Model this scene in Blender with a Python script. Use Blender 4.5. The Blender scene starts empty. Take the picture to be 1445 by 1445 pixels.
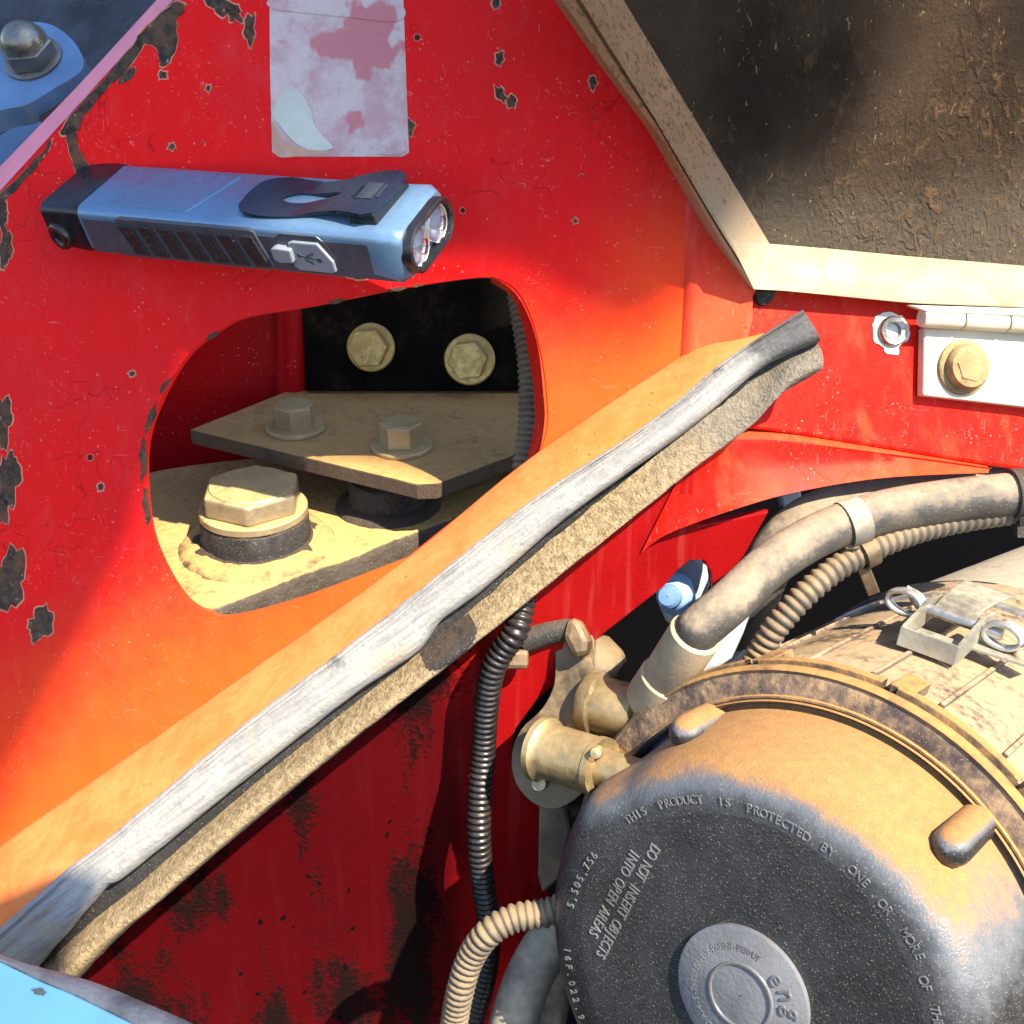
import bpy, math, random
from mathutils import Vector, Matrix, noise
from mathutils.geometry import tessellate_polygon
V = Vector
rnd = random.Random(7)
sc = bpy.context.scene
COL = sc.collection

# ------------------------------------------------------------ camera, sky, sun, exposure
PITCH = math.radians(27)
FOC = 1744.3                                   # focal length in photograph pixels (1445 wide)
CAM = V((0, 0, 1.45))
RT = V((1, 0, 0)); UP = V((0, math.sin(PITCH), math.cos(PITCH))); FW = V((0, math.cos(PITCH), -math.sin(PITCH)))
cd = bpy.data.cameras.new('camera'); co = bpy.data.objects.new('camera', cd); COL.objects.link(co)
co.location = CAM; co.rotation_euler = (math.radians(90) - PITCH, 0, 0)
cd.sensor_width = 36; cd.sensor_fit = 'HORIZONTAL'; cd.lens = 36 * FOC / 1445
cd.clip_start = 0.01; cd.clip_end = 200
sc.camera = co
SUN = V((0.42, -0.46, 0.78)).normalized()
world = bpy.data.worlds.new("World"); sc.world = world; world.use_nodes = True
wn = world.node_tree.nodes; wl = world.node_tree.links
sky = wn.new('ShaderNodeTexSky'); sky.sky_type = 'NISHITA'; sky.sun_disc = False
sky.sun_elevation = math.asin(SUN.z); sky.sun_rotation = math.atan2(SUN.x, SUN.y)
sky.air_density = 1.0; sky.dust_density = 0.6; sky.ozone_density = 2.0
bg = wn['Background']; wl.new(sky.outputs[0], bg.inputs[0]); bg.inputs[1].default_value = 0.08
sl = bpy.data.lights.new('sun', 'SUN'); so = bpy.data.objects.new('sun', sl); COL.objects.link(so)
sl.energy = 3.1; sl.angle = math.radians(0.5); sl.color = (1.0, 0.87, 0.68)
so.rotation_euler = SUN.to_track_quat('Z', 'Y').to_euler(); so.location = (0.6, -0.5, 2.6)
sc.view_settings.view_transform = 'Standard'; sc.view_settings.look = 'None'
sc.view_settings.exposure = 2.25; sc.view_settings.gamma = 1.0

# ------------------------------------------------------------ geometry helpers
def W(px, py, d): return CAM + (FW + RT * ((px - 722.5) / FOC) + UP * ((722.5 - py) / FOC)) * d
def cdir(x, y, z): return (RT * x + UP * y - FW * z).normalized()       # right, up, toward the camera
class Plane:
    def __init__(s, p, n): s.p = p; s.n = n.normalized()
    def at(s, px, py, off=0.0):
        r = W(px, py, 1) - CAM
        return CAM + r * (((s.p + s.n * off - CAM).dot(s.n)) / r.dot(s.n))
    def depth(s, px, py):
        return (s.at(px, py) - CAM).dot(FW)
def crom(P, n, closed=False):
    P = [V(p) for p in P]; out = []; m = len(P)
    segs = m if closed else m - 1
    for i in range(segs):
        if closed: a, b, c, d = P[i - 1], P[i], P[(i + 1) % m], P[(i + 2) % m]
        else: a, b, c, d = P[max(i - 1, 0)], P[i], P[i + 1], P[min(i + 2, m - 1)]
        for k in range(n):
            t = k / n
            out.append(0.5 * ((2 * b) + (c - a) * t + (2 * a - 5 * b + 4 * c - d) * t * t + (3 * b - a - 3 * c + d) * t ** 3))
    if not closed: out.append(P[-1])
    return out
def resample(P, n):
    L = [0]
    for a, b in zip(P, P[1:]): L.append(L[-1] + (b - a).length)
    out = []; j = 0
    for i in range(n):
        s = L[-1] * i / (n - 1)
        while j < len(P) - 2 and L[j + 1] < s: j += 1
        t = (s - L[j]) / max(1e-9, L[j + 1] - L[j]); out.append(P[j].lerp(P[j + 1], min(1, max(0, t))))
    return out
def px2(l): return [V((a, b)) for a, b in l]

class MB:
    def __init__(s): s.v = []; s.f = []; s.flat = []
    def add(s, vs, fs):
        o = len(s.v); s.v += [V(x) for x in vs]; s.f += [tuple(i + o for i in f) for f in fs]
    def prism(s, pts, vec, holes=()):
        loops = [list(pts)] + [list(h) for h in holes]
        flat = [p for l in loops for p in l]; n = len(flat)
        tris = tessellate_polygon([[V(p) for p in l] for l in loops])
        fs = []
        nn = V((0, 0, 0))
        a = flat[:len(pts)]
        for i in range(len(a)): nn += V(a[i]).cross(V(a[(i + 1) % len(a)]))
        for t in tris:
            p, q, r = (V(flat[i]) for i in t)
            g = (q - p).cross(r - p)
            if g.dot(vec) > 0: t = t[::-1]
            fs.append(tuple(t)); fs.append(tuple(i + n for i in t[::-1]))
        k = 0
        for li, l in enumerate(loops):
            m = len(l)
            A = V((0, 0, 0))
            for i in range(m): A += V(l[i]).cross(V(l[(i + 1) % m]))
            ccw = A.dot(vec) < 0
            if li > 0: ccw = not ccw
            for i in range(m):
                j = (i + 1) % m
                q = (k + i, k + i + n, k + j + n, k + j)
                fs.append(q if ccw else q[::-1])
            k += m
        s.add(flat + [V(p) + vec for p in flat], fs)
    def box(s, c, ax, ay, az):
        c = V(c); vs = [c + ax * x + ay * y + az * z for x in (-1, 1) for y in (-1, 1) for z in (-1, 1)]
        s.add(vs, [(0, 1, 3, 2), (4, 6, 7, 5), (0, 4, 5, 1), (2, 3, 7, 6), (0, 2, 6, 4), (1, 5, 7, 3)])
    def rings(s, R, closed_ring=True, cap0=True, cap1=True):
        m = len(R[0]); fs = []
        for i in range(len(R) - 1):
            for j in range(m if closed_ring else m - 1):
                k = (j + 1) % m
                fs.append((i * m + j, i * m + k, (i + 1) * m + k, (i + 1) * m + j))
        if cap0 and closed_ring: fs.append(tuple(range(m))[::-1])
        if cap1 and closed_ring: fs.append(tuple((len(R) - 1) * m + j for j in range(m)))
        s.add([p for r in R for p in r], fs)
    def tube(s, P, rf, n=14, cap=True, flatten=1.0):
        P = [V(p) for p in P]; R = []; up = None
        for i, p in enumerate(P):
            t = (P[min(i + 1, len(P) - 1)] - P[max(i - 1, 0)]).normalized()
            if up is None:
                up = t.orthogonal().normalized()
            up = (up - t * up.dot(t)).normalized(); b = t.cross(up)
            r = rf(i / (len(P) - 1)) if callable(rf) else rf
            R.append([p + (up * math.cos(2 * math.pi * k / n) + b * math.sin(2 * math.pi * k / n) * flatten) * r for k in range(n)])
        s.rings(R, True, cap, cap)
    def lathe(s, prof, o, ax, n=48, e=None, cap0=False, cap1=False, a0=0, a1=None):
        ax = ax.normalized(); e1 = e if e else ax.orthogonal().normalized(); e2 = ax.cross(e1)
        full = a1 is None; cnt = n if full else n + 1
        R = []
        for r, h in prof:
            R.append([o + ax * h + (e1 * math.cos(q) + e2 * math.sin(q)) * r for q in
                      [(2 * math.pi * k / n) if full else a0 + (a1 - a0) * k / n for k in range(cnt)]])
        s.rings(R, full, cap0, cap1)
    def hexa(s, o, ax, r, h0, h1, e=None, ch=0.0):
        prof = [(r, h0), (r, h1 - ch), (r - ch, h1)] if ch else [(r, h0), (r, h1)]
        s.lathe(prof, o, ax, 6, e, True, True)

def wmat(o):
    m = o.matrix_basis.copy()
    while o.parent: o = o.parent; m = o.matrix_basis @ m
    return m
def obj(name, mb, mat, parent=None, smooth=0, bevel=0, local=False, segs=2):
    me = bpy.data.meshes.new(name); vs = mb.v
    if parent is not None and not local:
        inv = wmat(parent).inverted(); vs = [inv @ v for v in vs]
    me.from_pydata([tuple(v) for v in vs], [], mb.f); me.update()
    me.materials.append(mat)
    o = bpy.data.objects.new(name, me); COL.objects.link(o)
    if parent is not None: o.parent = parent
    if smooth:
        me.polygons.foreach_set('use_smooth', [True] * len(me.polygons))
        if smooth < 180: me.set_sharp_from_angle(angle=math.radians(smooth))
    if bevel:
        b = o.modifiers.new('bevel', 'BEVEL'); b.width = bevel; b.segments = segs; b.limit_method = 'ANGLE'; b.angle_limit = math.radians(35)
    return o
def tag(o, label, cat, group=None):
    o['label'] = label; o['category'] = cat
    if group: o['group'] = group
    return o
def thing(name, label, cat, loc, group=None, rot=None):
    o = bpy.data.objects.new(name, None); COL.objects.link(o); o.location = loc; o.empty_display_size = 0.02
    if rot is not None: o.rotation_mode = 'QUATERNION'; o.rotation_quaternion = rot
    return tag(o, label, cat, group)

# ------------------------------------------------------------ planes of the place
a8, a20 = math.radians(8), math.radians(20)
A = Plane(W(722, 722, .52), V((-math.sin(a8) * math.cos(a20), -math.cos(a8) * math.cos(a20), math.sin(a20))))
def onA(l, off=0): return [A.at(x, y, off) for x, y in l]

# ------------------------------------------------------------ materials
class NT:
    def __init__(s, name):
        s.m = bpy.data.materials.new(name); s.m.use_nodes = True; s.t = s.m.node_tree
        s.b = s.t.nodes['Principled BSDF']; s.geo = s.n('ShaderNodeNewGeometry')
        s.pos = s.geo.outputs['Position']; s.nz = s.n('ShaderNodeSeparateXYZ', {0: s.geo.outputs['Normal']}).outputs[2]
    def n(s, typ, ins=None, **props):
        nd = s.t.nodes.new(typ)
        for k, v in props.items(): setattr(nd, k, v)
        for k, v in (ins or {}).items():
            if isinstance(v, bpy.types.NodeSocket): s.t.links.new(v, nd.inputs[k])
            elif v is not None: nd.inputs[k].default_value = v
        return nd
    def math(s, op, a, b=None, c=None, clamp=False):
        return s.n('ShaderNodeMath', {0: a, 1: b, 2: c}, operation=op, use_clamp=clamp).outputs[0]
    def noise(s, scale, detail=4, rough=0.55, vec=None, dist=0):
        return s.n('ShaderNodeTexNoise', {'Vector': vec or s.pos, 'Scale': scale, 'Detail': detail, 'Roughness': rough, 'Distortion': dist}).outputs[0]
    def vor(s, scale, vec=None, feat='F1', rand=1):
        return s.n('ShaderNodeTexVoronoi', {'Vector': vec or s.pos, 'Scale': scale, 'Randomness': rand}, feature=feat).outputs[0]
    def stretch(s, sx, sy, sz, rot=(0, 0, 0)):
        return s.n('ShaderNodeMapping', {0: s.pos, 'Rotation': rot, 'Scale': (sx, sy, sz)}).outputs[0]
    def ss(s, x, lo, hi):
        return s.n('ShaderNodeMapRange', {0: x, 1: lo, 2: hi, 3: 0.0, 4: 1.0}, interpolation_type='SMOOTHSTEP').outputs[0]
    def mix(s, f, a, b):
        nd = s.t.nodes.new('ShaderNodeMix'); nd.data_type = 'RGBA'
        for k, v in ((0, f), (6, a), (7, b)):
            if isinstance(v, bpy.types.NodeSocket): s.t.links.new(v, nd.inputs[k])
            else: nd.inputs[k].default_value = v if k == 0 else (*v[:3], 1)
        return nd.outputs[2]
    def mixf(s, f, a, b):
        nd = s.t.nodes.new('ShaderNodeMix'); nd.data_type = 'FLOAT'
        for k, v in ((0, f), (2, a), (3, b)):
            if isinstance(v, bpy.types.NodeSocket): s.t.links.new(v, nd.inputs[k])
            else: nd.inputs[k].default_value = v
        return nd.outputs[0]
    def set(s, col=None, rough=None, metal=None, bump=None, bstr=0.3, bdist=0.001, spec=None, coat=None):
        L = s.t.links
        def put(k, v):
            if v is None: return
            if isinstance(v, bpy.types.NodeSocket): L.new(v, s.b.inputs[k])
            else: s.b.inputs[k].default_value = (*v, 1) if isinstance(v, tuple) else v
        put('Base Color', col); put('Roughness', rough); put('Metallic', metal); put('Specular IOR Level', spec); put('Coat Weight', coat)
        if bump is not None:
            bn = s.n('ShaderNodeBump', {'Height': bump, 'Strength': bstr, 'Distance': bdist}); L.new(bn.outputs[0], s.b.inputs['Normal'])
        return s.m

DUST = (0.30, 0.175, 0.075)
def surf(name, base, rough=0.5, metal=0.0, dust=0.0, dlo=0.2, dhi=0.9, dcol=DUST, var=0.25, speck=0.0, dn=1.0, sky_sheen=None, spec=None, bump=0.25, bscale=600, bdist=0.0006, rust=0.0, patch=0.0):
    """dusty, slightly worn surface: dust settles on faces that point up, broken by noise; specks of sand; optional rust and rubbed patches"""
    t = NT(name)
    n1 = t.noise(45, 5); n2 = t.noise(260, 4); n3 = t.noise(bscale, 3)
    c = t.mix(t.ss(n1, .3, .7), tuple(x * (1 - var) for x in base), tuple(min(1, x * (1 + var)) for x in base))
    r = t.mixf(t.ss(n2, .3, .7), max(0.05, rough - .1), min(1, rough + .12))
    mt = metal
    if patch:
        pf = t.math('MULTIPLY', t.ss(t.noise(30, 3, dist=1.0), .48, .62), patch); c = t.mix(pf, c, dcol)
    if rust:
        rf = t.math('MULTIPLY', t.ss(t.noise(70, 8, .7), .56 - .1 * rust, .66), min(1, rust))
        c = t.mix(rf, c, (0.10, 0.035, 0.012)); r = t.mixf(rf, r, .9)
        if metal: mt = t.mixf(rf, metal, 0.0)
    if dust:
        k = t.math('ADD', t.nz, t.math('MULTIPLY', t.math('SUBTRACT', n1, .5), .9 * dn))
        k = t.math('ADD', k, t.math('MULTIPLY', t.math('SUBTRACT', n2, .5), .7 * dn))
        if sky_sheen: hf = t.math('MULTIPLY', t.ss(k, sky_sheen[0], sky_sheen[1]), sky_sheen[2]); c = t.mix(hf, c, (.17, .185, .21)); r = t.mixf(hf, r, .5)  # pale sky sheen on upturned faces, put into the colour
        df = t.math('MULTIPLY', t.ss(k, dlo, dhi), dust)
        dc = t.mix(n2, tuple(x * .65 for x in dcol), tuple(min(1, x * 1.25) for x in dcol))
        c = t.mix(df, c, dc); r = t.mixf(df, r, .95)
        if not isinstance(mt, float) or mt: mt = t.mixf(df, mt, 0.0)
    if speck:
        v = t.vor(1150); sp = t.math('MULTIPLY', t.ss(v, .24, .14), t.ss(t.noise(900, 1), .56 - .12 * speck, .64 - .12 * speck))
        c = t.mix(t.math('MULTIPLY', sp, .75), c, (0.36, 0.29, 0.20))
    return t.set(c, r, mt, n3, bump, bdist, spec=spec)

def red_paint(name, dust=0.25, dlo=.55, dhi=1.2, chips=1.0, haze=0.09, flow=0.0, dcol=DUST, base=(0.72, 0.008, 0.008), sun_tint=0.0):
    t = NT(name)
    n1 = t.noise(14, 5); n2 = t.noise(180, 5)
    c = t.mix(t.ss(n1, .35, .7), base, (base[0] * .86, base[1] * 1.4, base[2] * 1.6))
    # chalky oxidised haze in broad patches and fine scratches
    hz = t.math('MULTIPLY', t.ss(t.noise(22, 6, .65, dist=.6), .52, .8), haze)
    c = t.mix(hz, c, (0.55, 0.14, 0.15))
    s1 = t.noise(16, 2, vec=t.stretch(60, 4, 9, (0.3, 0.9, 0.5)), dist=.4)
    s2 = t.noise(20, 2, vec=t.stretch(5, 9, 55, (0.2, -0.7, 0.4)), dist=.4)
    scr = t.math('MULTIPLY', t.math('ADD', t.ss(s1, .69, .72), t.ss(s2, .70, .73)), t.math('MULTIPLY', t.ss(t.noise(40, 3), .5, .62), .35))
    c = t.mix(scr, c, (0.60, 0.22, 0.20))
    # rubbed, dusty tick marks and faint vertical wipe streaks
    tk = t.ss(t.noise(330, 2, .5, dist=2.2), .66, .70); c = t.mix(t.math('MULTIPLY', t.math('MULTIPLY', tk, t.ss(t.noise(26, 4), .42, .62)), .42), c, (.62, .20, .17))
    wp = t.noise(9, 4, vec=t.stretch(22, 22, 2.2)); c = t.mix(t.math('MULTIPLY', t.ss(wp, .5, .8), haze), c, (.60, .12, .12))
    # crack-like darker lines
    ed = t.vor(38, t.n('ShaderNodeVectorMath', {0: t.pos, 1: t.n('ShaderNodeVectorMath', {0: t.n('ShaderNodeTexNoise', {'Vector': t.pos, 'Scale': 60}).outputs[1], 'Scale': .03}, operation='SCALE').outputs[0]}, operation='ADD').outputs[0], 'DISTANCE_TO_EDGE')
    cr = t.math('MULTIPLY', t.ss(ed, .016, .004), t.math('MULTIPLY', t.ss(t.noise(18, 3), .52, .62), .5))
    c = t.mix(cr, c, (0.22, 0.004, 0.006))
    # small chips to dark primer with a thin pale rim
    v = t.math('ADD', t.vor(95), t.math('MULTIPLY', n2, .12)); gate = t.ss(t.noise(30, 3), .60, .63)
    rim = t.math('MULTIPLY', t.ss(v, .235, .215), t.math('MULTIPLY', gate, chips)); chp = t.math('MULTIPLY', t.ss(v, .195, .185), t.math('MULTIPLY', gate, chips))
    c = t.mix(t.math('MULTIPLY', rim, .6), c, (0.5, 0.16, 0.12)); c = t.mix(chp, c, (0.045, 0.02, 0.014))
    sp = t.math('MULTIPLY', t.ss(t.vor(330), .17, .11), t.ss(t.noise(55, 2), .55, .63)); c = t.mix(t.math('MULTIPLY', sp, .5), c, (0.60, 0.28, 0.20))
    r = t.mixf(n2, .30, .5); r = t.mixf(hz, r, .7); r = t.mixf(chp, r, .9)
    k = t.math('ADD', t.nz, t.math('ADD', t.math('MULTIPLY', t.math('SUBTRACT', n1, .5), .5), t.math('MULTIPLY', t.math('SUBTRACT', n2, .5), .4)))
    df = t.math('MULTIPLY', t.ss(k, dlo, dhi), dust)
    if flow:
        fl = t.noise(7, 4, vec=t.stretch(14, 14, 1.6)); df = t.math('ADD', df, t.math('MULTIPLY', t.ss(fl, .5, .75), flow), clamp=True)
    if sun_tint:      # film of sunlit orange put into the colour, stronger toward the ledge
        q = t.n('ShaderNodeVectorMath', {0: t.pos, 1: tuple(LEDGE_N)}, operation='DOT_PRODUCT').outputs[1]
        q = t.math('SUBTRACT', LEDGE_0, q); q = t.math('ADD', q, t.math('ADD', t.math('MULTIPLY', t.math('SUBTRACT', n1, .5), .06), t.math('MULTIPLY', t.math('SUBTRACT', t.noise(70, 6, .7), .5), .05)))
        c = t.mix(t.math('MULTIPLY', t.ss(q, -.085, .012), sun_tint), c, (.72, .125, .012))
    dv = t.ss(t.math('ADD', t.math('MULTIPLY', t.noise(28, 6, .7, dist=.5), .7), t.math('MULTIPLY', t.noise(260, 4, .7), .3)), .36, .64)
    c = t.mix(df, c, t.mix(dv, (dcol[0] * .95, dcol[1] * .88, dcol[2] * .85), (dcol[0], dcol[1] * 1.32, dcol[2] * 1.6))); r = t.mixf(df, r, .92)
    if dust > .7:
        nk = t.math('MULTIPLY', t.ss(t.math('ADD', t.vor(210), t.math('MULTIPLY', n2, .15)), .22, .16), t.ss(t.noise(34, 3), .55, .6))
        c = t.mix(t.math('MULTIPLY', nk, .8), c, (.30, .045, .008))
    h = t.math('SUBTRACT', t.math('MULTIPLY', n2, .25), t.math('ADD', chp, t.math('MULTIPLY', cr, .6)))
    h = t.math('ADD', h, t.math('MULTIPLY', t.noise(420, 2), .12))
    return t.set(c, r, 0.0, h, .35, .0006, spec=.07)

M = {}
_l0, _l1 = A.at(0, 1195), A.at(960, 505)
LEDGE_N = (_l1 - _l0).normalized().cross(A.n).normalized()
if LEDGE_N.z < 0: LEDGE_N = -LEDGE_N
LEDGE_0 = LEDGE_N.dot(_l0)
M['red'] = red_paint('red_paint', sun_tint=.62)
M['red_faded'] = red_paint('faded_pink_red_paint', haze=.55, dust=.15, base=(.62, .012, .022), sun_tint=.45)
M['red_ledge'] = red_paint('dusty_red_paint', dust=.78, dlo=.0, dhi=.6, chips=1.0, haze=.1, dcol=(.72, .245, .062))
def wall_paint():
    t = NT('grimy_shaded_red_paint'); n1 = t.noise(16, 5); n2 = t.noise(380, 8, .75)
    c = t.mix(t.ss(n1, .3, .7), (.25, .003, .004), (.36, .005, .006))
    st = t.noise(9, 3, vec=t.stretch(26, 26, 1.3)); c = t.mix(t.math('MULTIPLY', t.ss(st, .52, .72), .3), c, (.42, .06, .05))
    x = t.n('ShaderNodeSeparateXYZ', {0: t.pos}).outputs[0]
    shade_x = t.math('ADD', t.ss(x, -.010, -.05), t.math('MULTIPLY', t.math('SUBTRACT', n1, .5), 1.2))       # the seal's shadow put into the colour, on the left of the wall
    g = t.math('MULTIPLY', t.ss(shade_x, -.1, .65), .90); c = t.mix(g, c, (.045, .0015, .003))
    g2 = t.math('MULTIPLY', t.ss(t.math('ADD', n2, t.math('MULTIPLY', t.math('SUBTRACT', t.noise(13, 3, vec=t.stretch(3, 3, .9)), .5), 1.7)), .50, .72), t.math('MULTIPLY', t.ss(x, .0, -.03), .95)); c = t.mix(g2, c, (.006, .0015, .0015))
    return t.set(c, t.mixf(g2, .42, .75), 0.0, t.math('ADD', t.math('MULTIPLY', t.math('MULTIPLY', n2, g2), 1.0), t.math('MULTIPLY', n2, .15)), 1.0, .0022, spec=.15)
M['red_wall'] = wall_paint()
M['red_fender'] = red_paint('streaked_red_paint', dust=.3, dlo=.35, dhi=1.0, haze=.05, flow=.16, chips=.2, dcol=(.62,.17,.05), base=(.50, .008, .004))
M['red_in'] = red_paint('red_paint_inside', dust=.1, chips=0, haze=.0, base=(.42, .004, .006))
M['pink'] = surf('skylit_pink_edge', (.62, .20, .26), .55, var=.1)  # red edge with pale sky glare put into its colour
def chip_mat():
    t = NT('bare_rusty_metal'); a_ = t.noise(210, 6, .7); b_ = t.noise(75, 4)
    c = t.mix(t.ss(a_, .35, .65), (.016, .010, .007), (.085, .048, .026)); c = t.mix(t.math('MULTIPLY', t.ss(b_, .5, .66), .75), c, (.15, .05, .016))
    c = t.mix(t.ss(t.noise(400, 3), .66, .72), c, (.25, .2, .16))
    return t.set(c, .8, 0.0, a_, 1.0, .0016)
M['chip'] = chip_mat()
M['rim'] = surf('broken_paint_rim', (.50, .17, .10), .7, var=.3)
M['black_metal'] = surf('black_painted_metal', (.004, .0035, .003), .85, spec=.08, dust=.30, dlo=.15, dhi=1.0, speck=0.0, var=.4, bump=.5)
M['slate'] = surf('dark_textured_plate', (.018, .024, .034), .45, var=.6, bump=.7, bscale=260, bdist=.0012)
M['plate'] = surf('dusty_brown_plate', (.075, .05, .032), .75, dust=.85, dlo=.35, dhi=1.0, dcol=(.52, .30, .095), rust=.3, speck=.2, bump=.5)
M['edge'] = surf('sawn_rusty_edge', (.18, .11, .085), .75, rust=.5, bump=.9, bscale=420, bdist=.001)
M['cast'] = surf('dusty_casting', (.05, .04, .03), .8, dust=.9, dlo=.45, dhi=.95, dcol=(.46, .29, .10), speck=.5, bump=.8, bscale=240, bdist=.0014)
M['zinc'] = surf('dusty_zinc_bolt', (.34, .28, .17), .45, metal=.5, dust=.6, dlo=.4, dhi=1.0, dcol=(.54, .35, .115), bump=.3, var=.2)
M['bolt_dusty'] = surf('dust_crusted_bolt', (.24, .17, .08), .85, var=.4, dust=.5, dlo=.1, dhi=.8, dcol=(.38, .28, .13), bump=.9, bscale=300, bdist=.001)
M['zinc_dull'] = surf('dull_zinc_bolt', (.46, .32, .11), .42, metal=.45, dust=.3, dcol=(.34, .25, .12), bump=.3)
M['steel'] = surf('bright_steel', (.55, .55, .53), .32, metal=.9, dust=.25, bump=.2)
M['nut'] = surf('weathered_nut', (.20, .185, .165), .38, metal=.85, rust=.25, bump=.5, bscale=350, var=.4)
M['lever'] = surf('grey_lever_paint', (.10, .19, .34), .34, var=.15, bump=.2)
M['sky_paint'] = surf('pale_paint', (.36, .74, .86), .45, var=.05, bump=.1)
M['grey_lip'] = surf('grimy_grey_lip', (.30, .25, .21), .85, var=.4, bump=1, bscale=240, bdist=.0015)
M['cream'] = surf('cream_paint', (.29, .255, .18), .5, var=.15, dust=.3, dlo=.6, dhi=1.2, patch=.35, spec=.2, bump=.15, rust=.05)
def rail_mat():      # cream paint that turns browner up the rail, with dark brown specks
    t = NT('grimy_cream_rail'); z = t.n('ShaderNodeSeparateXYZ', {0: t.pos}).outputs[2]; n1 = t.noise(60, 6, .7); n2 = t.noise(430, 7, .75)
    z0, z1 = W(1060, 390, .49).z, W(940, 170, .49).z
    k = t.ss(t.math('ADD', z, t.math('MULTIPLY', t.math('SUBTRACT', n1, .5), .06)), z0, z1)
    c = t.mix(k, t.mix(n1, (.24, .18, .115), (.34, .28, .19)), t.mix(n1, (.16, .080, .036), (.36, .20, .10)))
    sp = t.math('MULTIPLY', t.ss(t.math('ADD', n2, t.math('MULTIPLY', k, .12)), .62, .74), .8); c = t.mix(sp, c, (.075, .036, .016))
    return t.set(c, .7, 0.0, n2, .5, .0008, spec=.2)
M['rail'] = rail_mat()
M['hinge_cream'] = surf('hinge_cream_paint', (.46, .42, .32), .5, var=.08, dust=.25, dlo=.6, dhi=1.2, patch=.10, bump=.15)
M['cream_brown'] = surf('dirty_cream_paint', (.34, .185, .085), .6, var=.45, rust=.45, patch=.25, bump=.4)
M['lip_seal'] = surf('chalky_weathered_rubber', (.24, .235, .225), .8, var=.5, dust=.6, dlo=.15, dhi=.75, dcol=(.44, .41, .36), bump=.8, bscale=330, bdist=.0009)
def lip_mat():
    t = NT('chalky_weathered_rubber')
    al = (A.at(1040, 486) - A.at(0, 1195)).normalized(); ac_ = LEDGE_N
    u = t.n('ShaderNodeVectorMath', {0: t.pos, 1: tuple(al)}, operation='DOT_PRODUCT').outputs[1]; v = t.n('ShaderNodeVectorMath', {0: t.pos, 1: tuple(ac_)}, operation='DOT_PRODUCT').outputs[1]
    w = t.n('ShaderNodeVectorMath', {0: t.pos, 1: tuple(A.n)}, operation='DOT_PRODUCT').outputs[1]
    sv = t.n('ShaderNodeCombineXYZ', {0: t.math('MULTIPLY', u, .06), 1: v, 2: t.math('MULTIPLY', w, .5)}).outputs[0]
    s1 = t.noise(560, 5, .7, vec=sv); s2 = t.noise(60, 5, .6); s3 = t.noise(500, 4)
    c = t.mix(t.ss(s1, .36, .6), (.20, .20, .198), (.285, .28, .27))
    c = t.mix(t.math('MULTIPLY', t.ss(s2, .45, .62), .5), c, (.34, .33, .31)); c = t.mix(t.math('MULTIPLY', t.ss(s3, .58, .7), .5), c, (.17, .17, .17))
    c = t.mix(t.math('MULTIPLY', t.ss(t.noise(33, 5, .7), .60, .68), .75), c, (.09, .092, .098))
    c = t.mix(t.math('MULTIPLY', t.ss(t.noise(48, 4), .56, .7), .5), c, (.36, .28, .17))
    en = t.ss(t.math('ADD', u, t.math('MULTIPLY', t.math('SUBTRACT', s2, .5), .03)), al.dot(A.at(1075, 500)) - .012, al.dot(A.at(1105, 478)))
    c = t.mix(t.math('MULTIPLY', en, .85), c, (.055, .055, .06))
    return t.set(c, .85, 0.0, t.math('ADD', s1, t.math('MULTIPLY', s3, .6)), .7, .0012)
M['lip_seal'] = lip_mat()
def bulb_mat():
    t = NT('sand_crusted_foam_rubber')
    al = (A.at(1040, 486) - A.at(0, 1195)).normalized()
    u = t.n('ShaderNodeVectorMath', {0: t.pos, 1: tuple(al)}, operation='DOT_PRODUCT').outputs[1]
    n0 = t.noise(30, 4); n1 = t.noise(330, 5, .7); n2 = t.noise(900, 3)
    c = t.mix(t.ss(n1, .3, .7), (.15, .105, .052), (.33, .25, .14)); c = t.mix(t.math('MULTIPLY', t.ss(n2, .6, .7), .6), c, (.42, .34, .22))
    c = t.mix(t.math('MULTIPLY', t.ss(n2, .42, .34), .6), c, (.07, .055, .035))
    en = t.ss(t.math('ADD', u, t.math('MULTIPLY', t.math('SUBTRACT', n0, .5), .08)), al.dot(A.at(800, 640)), al.dot(A.at(1010, 500)))
    c = t.mix(t.math('MULTIPLY', en, .75), c, t.mix(n1, (.10, .095, .085), (.22, .20, .17)))
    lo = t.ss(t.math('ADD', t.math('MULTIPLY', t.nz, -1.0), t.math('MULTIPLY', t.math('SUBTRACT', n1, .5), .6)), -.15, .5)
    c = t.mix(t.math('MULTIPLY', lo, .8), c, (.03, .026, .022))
    return t.set(c, .95, 0.0, t.math('ADD', n1, t.math('MULTIPLY', n2, .5)), .9, .0015)
M['bulb_seal'] = bulb_mat()
M['rubber'] = surf('black_rubber', (.016, .015, .015), .75, dust=.12, dlo=.3, dhi=1.0, speck=.5, bump=.7, bscale=350, bdist=.001)
M['hose'] = surf('dusty_hose', (.042, .040, .038), .6, dust=.8, dlo=.05, dhi=1.0, dcol=(.30, .235, .16), dn=1.5, patch=.15, speck=.4, bump=.4)
M['conduit'] = surf('dusty_conduit', (.085, .072, .055), .6, dust=.7, dlo=.0, dhi=.9, dcol=(.26, .185, .10), dn=1.3, bump=.2)
M['conduit_black'] = surf('black_conduit', (.012, .011, .012), .35, dust=.08, dlo=.3, dhi=1.1, bump=.1)
M['latch_zinc'] = surf('plated_latch_steel', (.36, .355, .30), .42, metal=.55, dust=.35, dlo=.5, dhi=1.2, dcol=(.34, .27, .16), var=.3, dn=1.5, rust=.15, bump=.3)
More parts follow.
